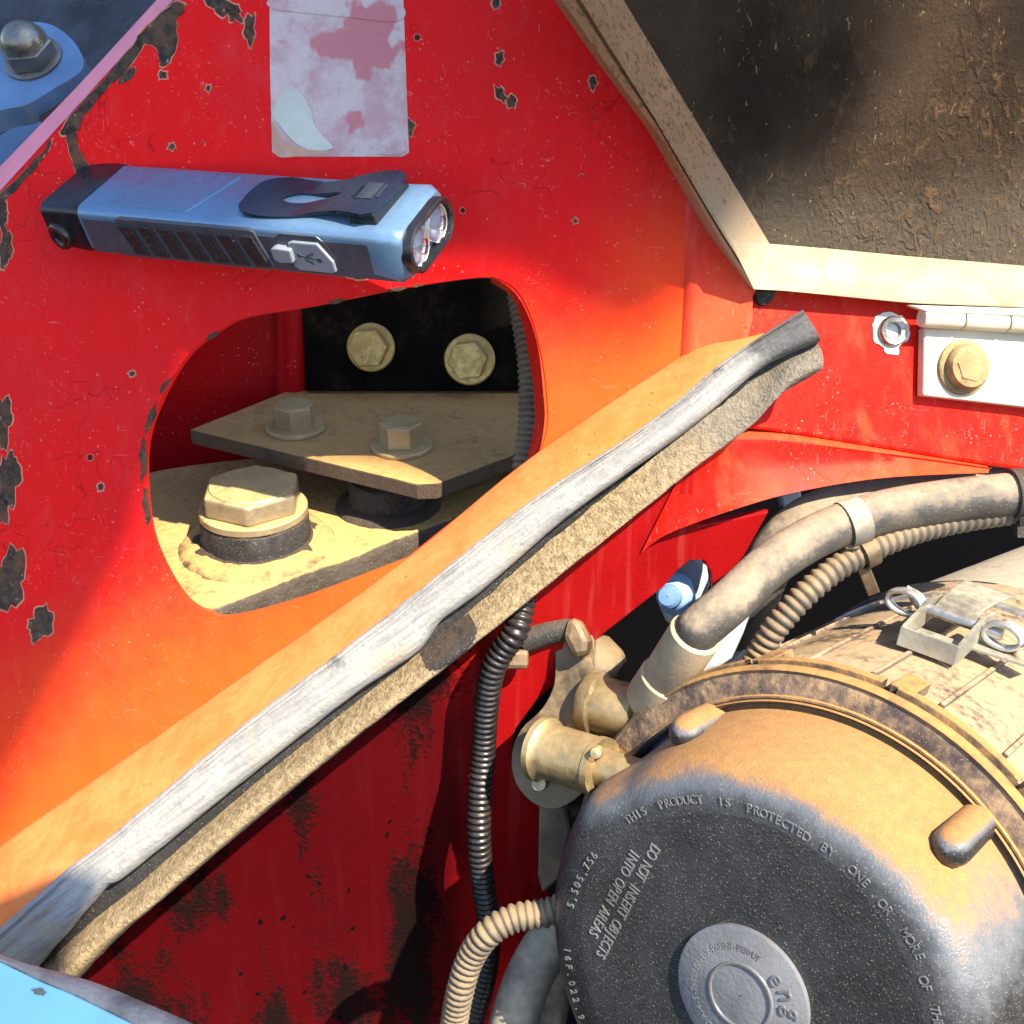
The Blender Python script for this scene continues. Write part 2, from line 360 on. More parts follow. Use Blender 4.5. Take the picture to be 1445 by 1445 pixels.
M['tan'] = surf('dusty_tan_casting', (.095, .066, .038), .5, metal=.35, var=.45, dust=.42, dlo=.1, dhi=.9, dcol=(.36, .26, .14), rust=.2, bump=.4, bscale=280)
M['brass'] = surf('dusty_plated_fitting', (.30, .225, .115), .34, metal=.65, var=.4, dust=.32, dlo=.1, dhi=.9, dcol=(.46, .34, .18), bump=.25)
M['fitting'] = surf('dusty_pale_ferrule', (.32, .25, .16), .75, var=.25, dust=.5, dlo=0, dhi=.9, dcol=(.50, .39, .25), bump=.25)
M['white_plastic'] = surf('grey_white_plastic', (.30, .33, .36), .5, var=.12, bump=.1)
M['blue_plastic'] = surf('pale_blue_plastic', (.24, .42, .68), .35, var=.25, bump=.1)
M['cap'] = surf('black_moulded_plastic', (.024, .025, .027), .33, dust=.96, dlo=.58, dhi=.84, dcol=(.32, .16, .050), dn=.30, sky_sheen=(.34, .62, .55), speck=.9, var=.25, bump=.55, bscale=900, bdist=.0005)
M['cap_face'] = surf('black_grained_plastic', (.021, .022, .024), .42, dust=.12, dlo=.2, dhi=.6, dcol=(.25, .2, .15), speck=1.0, var=.3, bump=.8, bscale=1100, bdist=.0006)
M['medal'] = surf('grey_moulded_plastic', (.13, .135, .148), .42, var=.2, speck=.5, bump=.4)
M['letters'] = surf('glinting_raised_letters', (.12, .12, .125), .3, var=.2, bump=.2)  # glint of the raised letters put into a lighter grey
M['flange'] = surf('yellow_dust_flange', (.09, .07, .05), .7, dust=.92, dlo=.05, dhi=.95, dcol=(.36, .185, .055), dn=1.7, var=.5, patch=.2, speck=.4, bump=.5)
M['canister'] = surf('dusty_brown_canister', (.085, .065, .055), .6, dust=.86, dlo=.42, dhi=1.02, dcol=(.37, .255, .145), dn=1.8, patch=.15, speck=.4, var=.5, rust=.4, bump=.6, bscale=220, bdist=.001)
M['rim_brown'] = surf('mottled_brown_rim', (.075, .052, .042), .6, dust=.74, dlo=.1, dhi=1.05, dcol=(.36, .235, .12), dn=2.2, speck=1.0, var=.5, bump=.7, bscale=300, bdist=.001)
M['duct'] = surf('dusty_grey_duct', (.13, .12, .105), .6, dust=.75, dlo=-.1, dhi=.9, dcol=(.42, .36, .27), speck=.3, bump=.3)
M['void'] = NT('dark_engine_bay').set((.004, .004, .005), 1.0, spec=0.0)
M['alu'] = surf('grey_anodised_aluminium', (.13, .23, .37), .33, metal=.45, var=.04, bump=.03, bscale=1600, bdist=.0002)
M['alu_dark'] = surf('dark_grey_shell', (.085, .09, .115), .4, metal=.4, var=.05, bump=.1)
M['black_plastic'] = surf('black_plastic', (.010, .010, .013), .33, var=.2, bump=.1)
M['clip'] = surf('black_steel_clip', (.010, .018, .036), .25, metal=.2, var=.2, bump=.05)
M['grip'] = surf('black_rubber_grip', (.012, .011, .013), .55, var=.2, speck=.25, bump=.2)
M['port'] = surf('grey_port_cover', (.19, .215, .25), .5, var=.05, bump=.05)
M['lens'] = surf('bright_reflector', (.72, .74, .74), .38, metal=.5, var=.02, bump=0)
M['led'] = surf('led_phosphor', (.75, .66, .20), .4, var=.05, bump=0)
def glass_mat():
    t = NT('clear_lens'); t.b.inputs['Transmission Weight'].default_value = 1; t.b.inputs['IOR'].default_value = 1.35
    return t.set((.97, .98, 1.0), .02)
M['glass'] = glass_mat()
def foam_mat():
    t = NT('textured_foam_liner')
    st = t.stretch(1.0, 1.0, .62, (0, .35, 0)); z = t.n('ShaderNodeSeparateXYZ', {0: t.pos}).outputs[2]
    w = t.noise(240, 3, .6, vec=st, dist=1.0); w2 = t.noise(700, 4, .7); g = t.noise(9, 3); gate = t.ss(g, .40, .62)
    c = t.mix(t.ss(t.noise(16, 5, .6), .35, .65), (.016, .010, .006), (.040, .026, .016))
    zb, zt = W(1300, 360, .50).z, W(1250, 190, .50).z
    du = t.ss(t.math('ADD', z, t.math('MULTIPLY', t.math('SUBTRACT', t.noise(22, 5), .5), .05)), zt, zb)          # dust settled at the foot of the liner
    c = t.mix(t.math('MULTIPLY', du, .8), c, t.mix(w2, (.055, .044, .032), (.105, .088, .066)))
    c = t.mix(t.math('MULTIPLY', t.math('MULTIPLY', t.ss(w, .54, .68), gate), .6), c, (.12, .066, .03))
    fib = t.ss(t.noise(380, 2, .5, vec=t.stretch(1, 1, .35, (.2, .9, .3)), dist=2.0), .70, .73); c = t.mix(t.math('MULTIPLY', fib, .6), c, (.22, .16, .085))
    c = t.mix(t.math('MULTIPLY', t.ss(t.vor(300), .13, .08), t.ss(t.noise(60, 2), .58, .66)), c, (.34, .24, .12))
    h = t.math('ADD', t.math('MULTIPLY', w, t.math('ADD', t.math('MULTIPLY', gate, .9), .12)), t.math('MULTIPLY', w2, .22))
    return t.set(c, .85, 0.0, h, .9, .0026, spec=.12)
M['foam'] = foam_mat()
def sticker_mat():
    t = NT('peeled_sticker_residue')
    n = t.noise(60, 6, .65); f = t.noise(520, 3)
    c = t.mix(t.ss(n, .38, .62), (.44, .27, .285), (.52, .43, .42))
    c = t.mix(t.ss(t.noise(24, 4), .645, .675), c, (.46, .16, .18))
    ed = t.vor(120, None, 'DISTANCE_TO_EDGE'); c = t.mix(t.math('MULTIPLY', t.ss(ed, .02, .005), .06), c, (.24, .12, .14))
    return t.set(c, .75, 0.0, f, .6, .0005)
M['sticker'] = sticker_mat()
M['stain'] = surf('tan_paper_backing', (.50, .30, .22), .8, var=.2)
M['paper'] = surf('torn_white_paper', (.50, .52, .46), .85, var=.1, bump=.3, patch=.15)

# the dark engine bay behind everything
mb = MB(); P = Plane(W(722, 722, .95), V((0, -1, .0)))
mb.prism([P.at(-500, -700), P.at(1950, -700), P.at(1950, 2400), P.at(-500, 2400)], V((0, .02, 0)))
o = obj('engine_bay_wall', mb, M['void']); o['kind'] = 'structure'
# dark plate seen beyond the panel's top left edge
Ps = Plane(W(60, 60, .64), cdir(.12, .25, .95))
mb = MB(); mb.prism([Ps.at(-250, -250), Ps.at(480, -250), Ps.at(330, 60), Ps.at(60, 420), Ps.at(-250, 420)], -Ps.n * .008)
o = obj('backing_plate', mb, M['slate'], bevel=.001); tag(o, 'dark blue grey textured plate behind the domed nut', 'metal plate')
# pale bar across it
mb = MB(); pts = [Ps.at(-120, 275, .012), Ps.at(-40, 215, .012), Ps.at(95, 130, .012), Ps.at(150, 120, .012), Ps.at(120, 200, .012), Ps.at(-120, 380, .012)]
mb.prism(pts, -Ps.n * .01); obj('ledge', mb, M['lever'], o, bevel=.001)

# added unseen slab, high on the sun's side, shaped to shade the upper panel
def blocker_slab(pts, dist):
    mb = MB(); mb.prism([p + SUN * dist for p in pts], SUN * .03); return mb
shade = [(-700, 2350), (-10, 1168), (205, 770), (250, 600), (310, 455), (430, 415), (560, 395), (690, 400), (790, 460), (870, 490), (960, 440), (1040, 330), (1120, 260), (1185, 240), (1230, 110), (1130, -40), (1050, -700), (-900, -900)]
o = obj('upper_shade_blocker', blocker_slab([A.at(*p) for p in shade], 3.2), M['void']); o['kind'] = 'structure'
shade2 = [(-400, 1150), (-20, 1225), (100, 1190), (165, 1215), (120, 1300), (112, 1372), (250, 1420), (520, 1560), (520, 1850), (-400, 1850)]
o = obj('corner_shade_blocker', blocker_slab([W(x, y, .495) for x, y in shade2], 1.0), M['void']); o['kind'] = 'structure'  # second added unseen slab, shaped to shade the lower left corner

# ------------------------------------------------------------ red side panel
side = thing('side_panel', 'large red steel side panel with an oval cutout and dark paint chips', 'machine panel', A.at(480, 1000))
hole_px = [(205, 640), (222, 575), (262, 505), (310, 465), (350, 447), (440, 432), (560, 408), (668, 392), (705, 397), (735, 425), (757, 480), (766, 545), (768, 600), (752, 660),
           (700, 720), (600, 775), (520, 808), (420, 845), (330, 869), (295, 865), (262, 845), (230, 795), (210, 735)]
hole = crom([A.at(*p) for p in hole_px], 6, True)
outer = [(-420, 734), (0, 270), (245, 0), (400, -170), (735, -170), (838, 0), (940, 165), (1046, 340), (1072, 400), (1050, 440), (1000, 455), (990, 490), (960, 510), (745, 650), (560, 800), (300, 985), (0, 1195), (-420, 1497)]
mb = MB(); mb.prism([A.at(*p) for p in outer], -A.n * .0045, [hole]); obj('sheet', mb, M['red'], side, bevel=.0009)
# chamfered edge along the top left
mb = MB(); e0 = [A.at(-420, 734), A.at(0, 270), A.at(125, 133), A.at(245, 0), A.at(400, -170)]; e1 = [A.at(-438, 718, -.0025), A.at(-18, 254, -.0025), A.at(111, 120, -.0025), A.at(232, -12, -.0025), A.at(386, -182, -.0025)]
mb.rings([[p + A.n * .0004 for p in e0], e1, [p - A.n * .004 for p in e1]], False); obj('edge_strip', mb, M['pink'], side)
# inward lip at the right of the cutout
mb = MB(); lp = crom([A.at(*p) for p in [(690, 393), (722, 408), (745, 445), (762, 510), (769, 570), (768, 605), (755, 652)]], 6)
wd = [0.2, .5, .85, 1, 1, 1, .8]
R0 = []; R1 = []; R2 = []
for i, p in enumerate(lp):
    k = i / (len(lp) - 1) * 6; wv = wd[int(k)] + (wd[min(6, int(k) + 1)] - wd[int(k)]) * (k - int(k))
    inn = (A.at(520, 620) - p).normalized()
    R0.append(p + A.n * .0006 - inn * .0012); R1.append(p + inn * .0055 * wv - A.n * .010); R2.append(p - A.n * .012)
mb.rings([R0, R1, R2], False); obj('cutout_lip', mb, M['red_fender'], side, smooth=50)
# fold where the panel turns towards the fender
mb = MB()
def fcol(xs, h): return [A.at(x, y, h * k) for x, y, k in zip(xs, (285, 330, 390, 450, 500, 545), (.0, .4, .9, 1, 1, 1))]
rA = fcol((968, 967, 966, 963, 960, 955), 0); rB = fcol((976, 975, 974, 972, 969, 964), .003); rC = fcol((986, 986, 985, 983, 980, 975), .003)
rC2 = fcol((994, 994, 994, 991, 988, 983), .0008); rD = fcol((1006, 1030, 1062, 1062, 1050, 1040), .0008)
mb.rings([[V(q) for q in r] for r in (rA, rB, rC, rC2, rD)], False); obj('corner_flange', mb, M['red_faded'], side, smooth=60)

# ledge flange: folds out of the panel toward the camera, below the line L
Lpx = [(-420, 1497), (0, 1195), (300, 985), (560, 800), (745, 650), (960, 505), (1000, 488), (1040, 486)]
Opx = [(-420, 1612), (0, 1318), (300, 1078), (560, 880), (745, 718), (960, 570), (1030, 512), (1090, 470)]
def eL(px): return .046 + (.020 - .046) * min(1, max(0, px / 1100))
def dOut(px, py): return A.depth(px, py) - eL(px)
L3 = resample(crom([A.at(*p, .0) for p in Lpx], 8), 60); O3 = resample(crom([W(x, y, dOut(x, y)) for x, y in Opx], 8), 60)
mb = MB(); R = []
for a, b in zip(L3, O3):
    d = b - a; T = V((.8, 0, .5)); nn = V((-.3, -.35, .85))
    prof = [(-.03, -.002), (0, .0005), (.06, .0012), (.3, .0015), (.7, .0015), (1.0, .0005), (1.12, -.001)]
    R.append([a + d * t + nn * h for t, h in prof])
mb.rings(R, False); obj('ledge_flange', mb, M['red_ledge'], side, smooth=180)

# inner wall below the ledge
B = Plane(W(600, 1000, .545), V((.06, -1, -.04)))
bw = [(-420, 1660), (0, 1340), (300, 1120), (600, 880), (900, 650), (985, 598), (978, 690), (985, 742), (1085, 722), (1050, 785), (1006, 838), (1003, 808), (992, 790), (975, 790), (955, 806), (937, 828), (837, 906), (812, 880), (796, 905), (788, 962), (756, 990), (727, 1030), (720, 1075), (735, 1115), (762, 1135), (762, 1230), (790, 1300), (800, 1600), (-420, 1760)]
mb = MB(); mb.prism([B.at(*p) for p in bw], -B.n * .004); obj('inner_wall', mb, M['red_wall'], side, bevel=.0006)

# paint chips: bare rusty patches with a broken pale rim
def blob(c, rx, ry, ang, plane, off, seed, k=1.0, n=30):
    out = []
    for i in range(n):
        q = 2 * math.pi * i / n
        rr = k * (1 + .45 * noise.noise(V((math.cos(q) * 1.6 + seed * 3.1, math.sin(q) * 1.6, seed))) + .12 * math.sin(q * 5 + seed) + .30 * noise.noise(V((math.cos(q) * 4.5, math.sin(q) * 4.5, seed * 1.7))))
        x, y = math.cos(q) * rx * rr, math.sin(q) * ry * rr
        out.append(plane.at(c[0] + x * math.cos(ang) - y * math.sin(ang), c[1] + x * math.sin(ang) + y * math.cos(ang), off))
    return out
CH = [(353, 42, 8, 19, 0), (312, 8, 22, 10, .5), (330, 18, 10, 14, -.5), (705, 82, 5, 10, .3), (706, 133, 6, 13, -.6), (722, 143, 6, 9, .2), (700, 4, 5, 9, 0), (836, 116, 5, 8, 0), (550, 116, 7, 11, .2),
      (557, 181, 9, 8, 0), (576, 180, 9, 11, .2), (229, 106, 6, 5, 0), (8, 345, 9, 26, .1), (3, 305, 7, 20, 0), (4, 592, 13, 34, .1), (12, 676, 15, 36, .1), (3, 720, 8, 20, 0), (12, 815, 24, 40, .1), (59, 880, 15, 22, .3), (5, 1225, 20, 14, -.4), (500, 387, 26, 5, 0.05),
      (142, 687, 4, 4, 0), (984, 312, 5, 12, -.3), (994, 338, 3, 5, 0), (1003, 326, 4, 6, .2), (983, 352, 5, 4, .5), (1034, 394, 8, 6, .3), (985, 428, 3, 5, 0), (900, 75, 2, 5, .3), (812, 312, 3, 3, 0), (186, 527, 4, 3, 0), (294, 124, 3, 4, 0), (242, 207, 4, 4, 0)]
for i, (x, y, rx, ry, an) in enumerate(CH):
    pl = A; of = 0
    mb = MB(); mb.prism(blob((x, y), rx + 2.2, ry + 2.2, an, pl, .00015, i), -pl.n * .0012); rimo = obj('chip_rim', mb, M['rim'], side)
    mb = MB(); mb.prism(blob((x, y), rx, ry, an, pl, .0003, i), -pl.n * .0012); obj('paint_chip', mb, M['chip'], side)
def traced(name, pts, plane, mat, parent, off=.0003, jag=3, n=5, seed=0):
    q = crom(px2(pts), n, True); out = []
    for i, p in enumerate(q):
        out.append(plane.at(p.x + jag * noise.noise(V((p.x * .13, p.y * .13, seed))), p.y + jag * noise.noise(V((p.y * .13, p.x * .13, seed + 9))), off))
    mb = MB(); mb.prism(out, -plane.n * .0012); return obj(name, mb, mat, parent)
edgech = [[(245, 5), (262, 10), (248, 30), (250, 62), (236, 90), (226, 92), (222, 70), (205, 62), (190, 66), (200, 45)],
          [(190, 62), (205, 60), (180, 98), (150, 125), (118, 165), (108, 185), (92, 190), (88, 180), (120, 140), (150, 108)],
          [(93, 186), (106, 178), (110, 205), (126, 235), (124, 252), (108, 246), (100, 220)],
          [(72, 198), (66, 215), (48, 240), (20, 270), (-2, 292), (-2, 276), (30, 246)],
          [(190, 95), (184, 112), (166, 118), (174, 104)]]
for i, e in enumerate(edgech):
    cx = sum(p[0] for p in e) / len(e); cy = sum(p[1] for p in e) / len(e)
    traced('chip_rim', [(cx + (x - cx) * 1.06, cy + (y - cy) * 1.06) for x, y in e], A, M['rim'], side, .0003, 3, 5, i)
    traced('paint_chip', e, A, M['chip'], side, .0005, 3, 5, i)
for i in range(16):     # chips broken from the rim of the cutout
    p = hole_px[i * 2 % len(hole_px)] if i < 4 else None
rim_ch = [(212, 590, 4, 22, .35), (202, 650, 5, 26, 0), (206, 715, 4, 26, -.1), (232, 545, 3, 14, .6), (300, 473, 9, 3, -.6), (475, 425, 12, 3, -.2), (560, 408, 14, 3, -.2), (590, 403, 8, 2, -.2)]
for i, (x, y, rx, ry, an) in enumerate(rim_ch):
    mb = MB(); mb.prism(blob((x, y), rx, ry, an, A, .0004, i + 40), -A.n * .001); obj('paint_chip', mb, M['chip'], side)
# dark drips and spots on the inner wall
for i in range(34):
    x = rnd.uniform(220, 620); y = rnd.uniform(1120, 1440)
    if y < 1400 - x * .55 + 60: continue
    mb = MB(); mb.prism(blob((x, y), rnd.uniform(1.2, 3), rnd.uniform(1.5, 5), rnd.uniform(-.5, .9), B, .0003, i + 60, n=10), -B.n * .001); obj('paint_chip', mb, M['void'], side)

# torn sticker
st = [(380, -30), (568, -30), (577, 215), (568, 221), (392, 221), (384, 214), (381, 100)]
mb = MB(); mb.prism([A.at(x, y, .00035) for x, y in st], -A.n * .001); stk = obj('torn_sticker', mb, M['sticker'], side)
traced('paper_scrap', [(384, 172), (398, 196), (424, 208), (470, 214), (440, 218), (390, 219)], A, M['stain'], stk, .0006, 2, 5, 8)
traced('paper_scrap', [(384, 160), (400, 132), (420, 128), (436, 150), (447, 182), (470, 208), (440, 212), (415, 200), (398, 180)], A, M['paper'], stk, .0008, 2, 5, 3)
traced('paper_scrap', [(530, 212), (545, 195), (562, 180), (572, 205), (570, 216), (540, 218)], A, M['sticker'], stk, .0008, 2, 5, 4)
traced('paper_scrap', [(384, 12), (470, 22), (560, 30), (562, 8), (470, -4), (390, -6)], A, M['sticker'], stk, .0007, 2, 5, 5)

# ------------------------------------------------------------ rubber seal on the ledge edge
U = [(-300, 1530), (-60, 1358), (0, 1309), (95, 1226), (154, 1181), (340, 1025), (500, 904), (583, 839), (742, 711), (874, 624), (945, 574), (1014, 515), (1080, 470), (1132, 437)]
G = [(-260, 1604), (-20, 1432), (46, 1372), (150, 1252), (178, 1236), (349, 1098), (500, 980), (586, 922), (621, 877), (673, 839), (714, 804), (811, 721), (981, 598), (1066, 524), (1110, 500), (1158, 480)]
G2 = [(-255, 1614), (-15, 1442), (56, 1380), (133, 1310), (193, 1266), (253, 1212), (363, 1117), (503, 1007), (593, 938), (643, 898), (703, 850), (780, 786), (929, 666), (1034, 587), (1083, 541), (1110, 512), (1156, 490)]
Dn = [(-200, 1614), (40, 1440), (104, 1384), (208, 1278), (357, 1154), (519, 1017), (600, 952), (666, 898), (777, 797), (926, 673), (1031, 591), (1110, 545), (1152, 520)]
NS = 180
U_, G_, G2_, D_ = (resample(crom(px2(l), 10), NS) for l in (U, G, G2, Dn))
def strip3(a, dd): return [W(p.x, p.y, dOut(p.x, p.y) + dd) for p in a]
uu, gg, g2, dn = strip3(U_, -.001), strip3(G_, -.003), strip3(G2_, .001), strip3(D_, .004)
seal = thing('rubber_seal', 'long weathered rubber seal with chalky lip running diagonally along the red ledge', 'rubber seal', O3[20])
def ribbon(a, b, prof, wob, seed):
    R = []
    for i in range(NS):
        p, q = a[i], b[i]; j = min(i + 1, NS - 1); k = max(i - 1, 0)
        T = ((a[j] - a[k]) + (b[j] - b[k])).normalized(); d = q - p; nn = T.cross(d).normalized()
        if nn.dot(CAM - p) < 0: nn = -nn
        R.append([p + d * (t + wob * .3 * noise.noise(V((i * .35, t * 2, seed)))) + nn * (h + wob * .004 * noise.noise(V((i * .28, t * 3, seed + 5)))) for t, h in prof])
    return R
mb = MB(); prof = [(0.02, -.006), (0, 0), (.04, .0020), (.11, .0026), (.14, .0012), (.17, .0012), (.20, .0030), (.32, .0038), (.37, .0031), (.41, .0031), (.47, .0042), (.62, .0046), (.78, .0044), (.90, .0032), (.97, .0012), (1.0, -.001), (.98, -.006)]
R = ribbon(uu, gg, prof, .05, 1); mb.rings(R, False); mb.f.append(tuple(len(mb.v) - len(prof) + i for i in range(len(prof)))); obj('seal_lip', mb, M['lip_seal'], seal, smooth=75)
mb = MB(); prof = [(-.15, -.006)] + [(.5 - .55 * math.cos(q), .0075 * math.sin(q)) for q in [math.pi * k / 10 for k in range(11)]] + [(1.0, -.006)]
R = ribbon(g2, dn, prof, .07, 2); R = [[p + (p - r[6]).normalized() * .0007 * noise.noise(p * 260) for p in r] for r in R]; mb.rings(R, False); mb.f.append(tuple(len(mb.v) - len(prof) + i for i in range(len(prof)))); obj('seal_bulb', mb, M['bulb_seal'], seal, smooth=75)
i0 = next(i for i in range(NS) if G2_[i].x > 572); i1 = next(i for i in range(NS) if G2_[i].x > 690)
mb = MB(); R2 = []
for i in range(i0, i1 + 1):
    k = math.sin(math.pi * (i - i0) / (i1 - i0)) ** .5; row = R[i]
    cc = sum(row, V((0, 0, 0))) / len(row); R2.append([cc + (p - cc) * (.45 + .60 * k) + V((0, 0, .0003)) for p in row[0:9]])
mb.rings(R2, False); obj('scuffed_patch', mb, M['rubber'], seal, smooth=75)
mb = MB(); base = [(0.0, -.004), (.5, -.003), (1, -.004), (1, -.010), (0, -.010)]
R = ribbon(uu, [W(p.x + 0, p.y, dOut(p.x, p.y) + .004) for p in D_], [(.35, -.0035), (.62, -.0025), (.98, -.004), (.98, -.012), (.35, -.012)], .02, 3); mb.rings(R, True); obj('seal_channel', mb, M['rubber'], seal)

# ------------------------------------------------------------ fender panel at the right
Fp = Plane(A.at(1045, 480, 0), V((.22, -.90, .43)))
fend = thing('fender_panel', 'bright sunlit red fender panel below the open hood', 'machine panel', Fp.at(1200, 560))
fp = [(1064, 404), (1620, 420), (1620, 700), (1445, 664), (1390, 656), (1120, 612), (1045, 602), (1040, 560), (1046, 480)]
mb = MB(); mb.prism([Fp.at(*p) for p in fp], -Fp.n * .005); obj('sheet', mb, M['red_fender'], fend, bevel=.002)
top = [B.at(975, 640, .0008), B.at(1012, 618, -.006), Fp.at(1050, 609, -.003)] + [Fp.at(*p) for p in [(1120, 616), (1250, 636), (1395, 660)]]
bot = [B.at(905, 780, .0012), B.at(945, 752, .004)] + [W(x, y, Fp.depth(x, y) - dd) for x, y, dd in [(1045, 716, .004), (1130, 693, .006), (1250, 674, .007), (1395, 667, .006)]]
topr = crom(top, 10); botr = crom(bot, 10)
mb = MB(); R = []
for i, (a, b) in enumerate(zip(topr, botr)):
    d = b - a; hb = min(1, max(0, (i - 6) / 14))
    R.append([a - V((0, -.003, 0)), a, a + d * .05 + Fp.n * .0022 * hb, a + d * .12 + Fp.n * .0026 * hb, a + d * .2 + Fp.n * .0012 * hb, a + d * .6, b, b + V((0, .004, .0))])
mb.rings(R, False); obj('gusset', mb, M['red_fender'], fend, smooth=60)
# threaded insert with its ragged ring of bare white primer
traced('primer_patch', [(1232, 462), (1238, 445), (1255, 441), (1272, 446), (1283, 462), (1282, 478), (1270, 488), (1266, 500), (1250, 498), (1246, 488), (1235, 482)], Fp, M['paper'], fend, .0006, 3, 4, 2)
mb = MB(); e = Fp.at(1257, 468); mb.lathe([(.0062, .0), (.0062, .0022), (.0056, .003), (.0035, .0026), (.003, -.003), (0.0002, -.003)], e, Fp.n, 28)
ins = obj('threaded_insert', mb, M['nut'], fend, smooth=40)

# ------------------------------------------------------------ hood (open) with foam liner
hood = thing('hood', 'open hood with dirty cream frame and dark textured foam lining', 'hood', W(1090, 400, .45))
Hn = V((.18, -.985, -.02)); H = Plane(W(1086, 344, A.depth(1086, 344) + .006), Hn)
fo = [(1086, 344), (992, 187), (880, 0), (700, -300), (1900, -300), (1900, 422), (1445, 375)]
mb = MB(); mb.prism([H.at(*p) for p in fo], -H.n * .012); obj('foam_liner', mb, M['foam'], hood)
def dH(x, y): return H.depth(x, y)
fl = [(700, -300), (880, 0), (992, 187), (1086, 344)]
il = [(650, -300), (836, 0), (930, 165), (1034, 340)]
ol = [(598, -300), (790, -5), (858, 94), (934, 196), (1019, 344), (1062, 408)]
f3 = resample([W(x, y, dH(x, y) - .001) for x, y in fl], 30); i3 = resample([W(x, y, dH(x, y) - .016) for x, y in il], 30)
i3b = resample([W(x - 3, y + 1, dH(x, y) - .019) for x, y in il], 30)
o3 = resample([W(x, y, dH(x, y) - .017) for x, y in ol], 30)
mb = MB()
R = []
for p, q, q2, r in zip(f3, i3, i3b, o3):
    m1 = q2.lerp(r, .35) + H.n * .0006; m2 = q2.lerp(r, .45) - H.n * .0015; m3 = q2.lerp(r, .62) + H.n * .0005; m4 = q2.lerp(r, .95)
    R.append([p, q, q2, m1, m2, m3, m4, r, r - H.n * .02])
railend = R[-1]; mb.rings(R, False); obj('frame_rail', mb, M['rail'], hood, smooth=35)
ub = [(1086, 344), (1160, 350), (1287, 362), (1445, 375), (1900, 420)]; lb = [(1064, 408), (1095, 409), (1287, 428), (1445, 434), (1900, 470)]
u3 = resample([W(x, y, dH(x, y) - .001) for x, y in ub], 24); l3 = resample([W(x, y, dH(x, y) - .018) for x, y in lb], 24)
mb = MB(); R = []
for i, (p, q) in enumerate(zip(u3, l3)):
    d = q - p; hb = min(1, i / 3); R.append([p, p + d * .1 + H.n * .002 * hb, p + d * .55 + H.n * .0028 * hb, p + d * .62 + H.n * .0022 * hb, p + d * .93 + H.n * .001 * hb, q, q - H.n * .012 - V((0, 0, .003)), q - H.n * .03])
mb.rings(R, False)
mb.add([f3[-1], i3[-1], l3[0]], [(0, 1, 2)]); mb.add(railend[1:8] + [l3[0]], [(0, 1, 7), (1, 2, 7), (2, 3, 7), (3, 4, 7), (4, 5, 7), (5, 6, 7)]); obj('frame_rail', mb, M['cream'], hood, smooth=40)
mb = MB(); mb.prism([W(*p, dH(1080, 420) - .012) for p in [(1058, 408), (1097, 408), (1090, 424), (1078, 432), (1070, 428)]], FW * .01); obj('rubber_stop', mb, M['rubber'], hood, bevel=.001)

# ------------------------------------------------------------ hinge
hin = thing('hinge', 'cream painted hinge bolted on the fender with a large round bolt', 'hinge', Fp.at(1380, 520, .002))
mb = MB(); mb.prism([Fp.at(x, y, .006) for x, y in [(1305, 462), (1620, 470), (1620, 600), (1445, 574), (1303, 558)]], -Fp.n * .0055); obj('leaf', mb, M['hinge_cream'], hin, bevel=.0008)
for x0, x1 in ((1300, 1356), (1358, 1419), (1421, 1480), (1482, 1560)):
    mb = MB(); k = .06
    p0 = Fp.at(x0, 448 + (x0 - 1300) * k, .010); p1 = Fp.at(x1, 448 + (x1 - 1300) * k, .010); mb.tube([p0, p0.lerp(p1, .02), p0.lerp(p1, .98), p1], lambda t: .0036 if t in (0, 1) else .004, 16); obj('knuckle', mb, M['hinge_cream'], hin, smooth=40)
mb = MB(); mb.prism([Fp.at(x, y, .014) for x, y in [(1282, 430), (1620, 440), (1620, 462), (1445, 446), (1310, 440)]], -Fp.n * .003); obj('upper_leaf', mb, M['hinge_cream'], hin, bevel=.0006)
mb = MB(); e = Fp.at(1358, 519, .006); mb.lathe([(.0115, 0), (.0115, .0016), (.0105, .0024), (.0098, .0024)], e, Fp.n, 36, cap1=True); wsh = obj('washer', mb, M['bolt_dusty'], hin, smooth=40)
mb = MB(); mb.lathe([(.0094, .0024), (.0094, .005), (.0085, .0066), (.0045, .0072), (.0002, .0072)], e, Fp.n, 36); mb.hexa(e, Fp.n, .0068, .0066, .0074, ch=.0004); obj('bolt_head', mb, M['bolt_dusty'], hin, smooth=35)

# ------------------------------------------------------------ inside the cutout
Q = Plane(W(600, 668, .600), V((0, 0, 1)))
br = thing('angle_bracket', 'dusty brown angle bracket with a bolted horizontal plate inside the cutout', 'bracket', Q.at(560, 620))
pl = [(268, 606), (560, 676), (588, 683), (618, 682), (745, 634), (900, 578), (900, 520), (446, 535)]
pl3 = [Q.at(*p) for p in pl]
mb = MB(); mb.prism([p + V((0, 0, .0)) for p in pl3], V((0, 0, -.0084))); obj('plate', mb, M['plate'], br, bevel=.0008)
back_l, back_r = Q.at(446, 556), Q.at(900, 556)
Wn = (V((0, 0, 1)).cross(back_r - back_l)).normalized()
if Wn.dot(CAM - back_l) < 0: Wn = -Wn
Wn = (Wn + V((0, 0, .16))).normalized()
Wl = Plane(back_l.lerp(back_r, .5), Wn)
mb = MB(); mb.prism([Wl.at(x, y) for x, y in [(432, 552), (425, 420), (425, 330), (950, 330), (950, 552)]], -Wl.n * .006); obj('upright', mb, M['black_metal'], br, bevel=.0008)
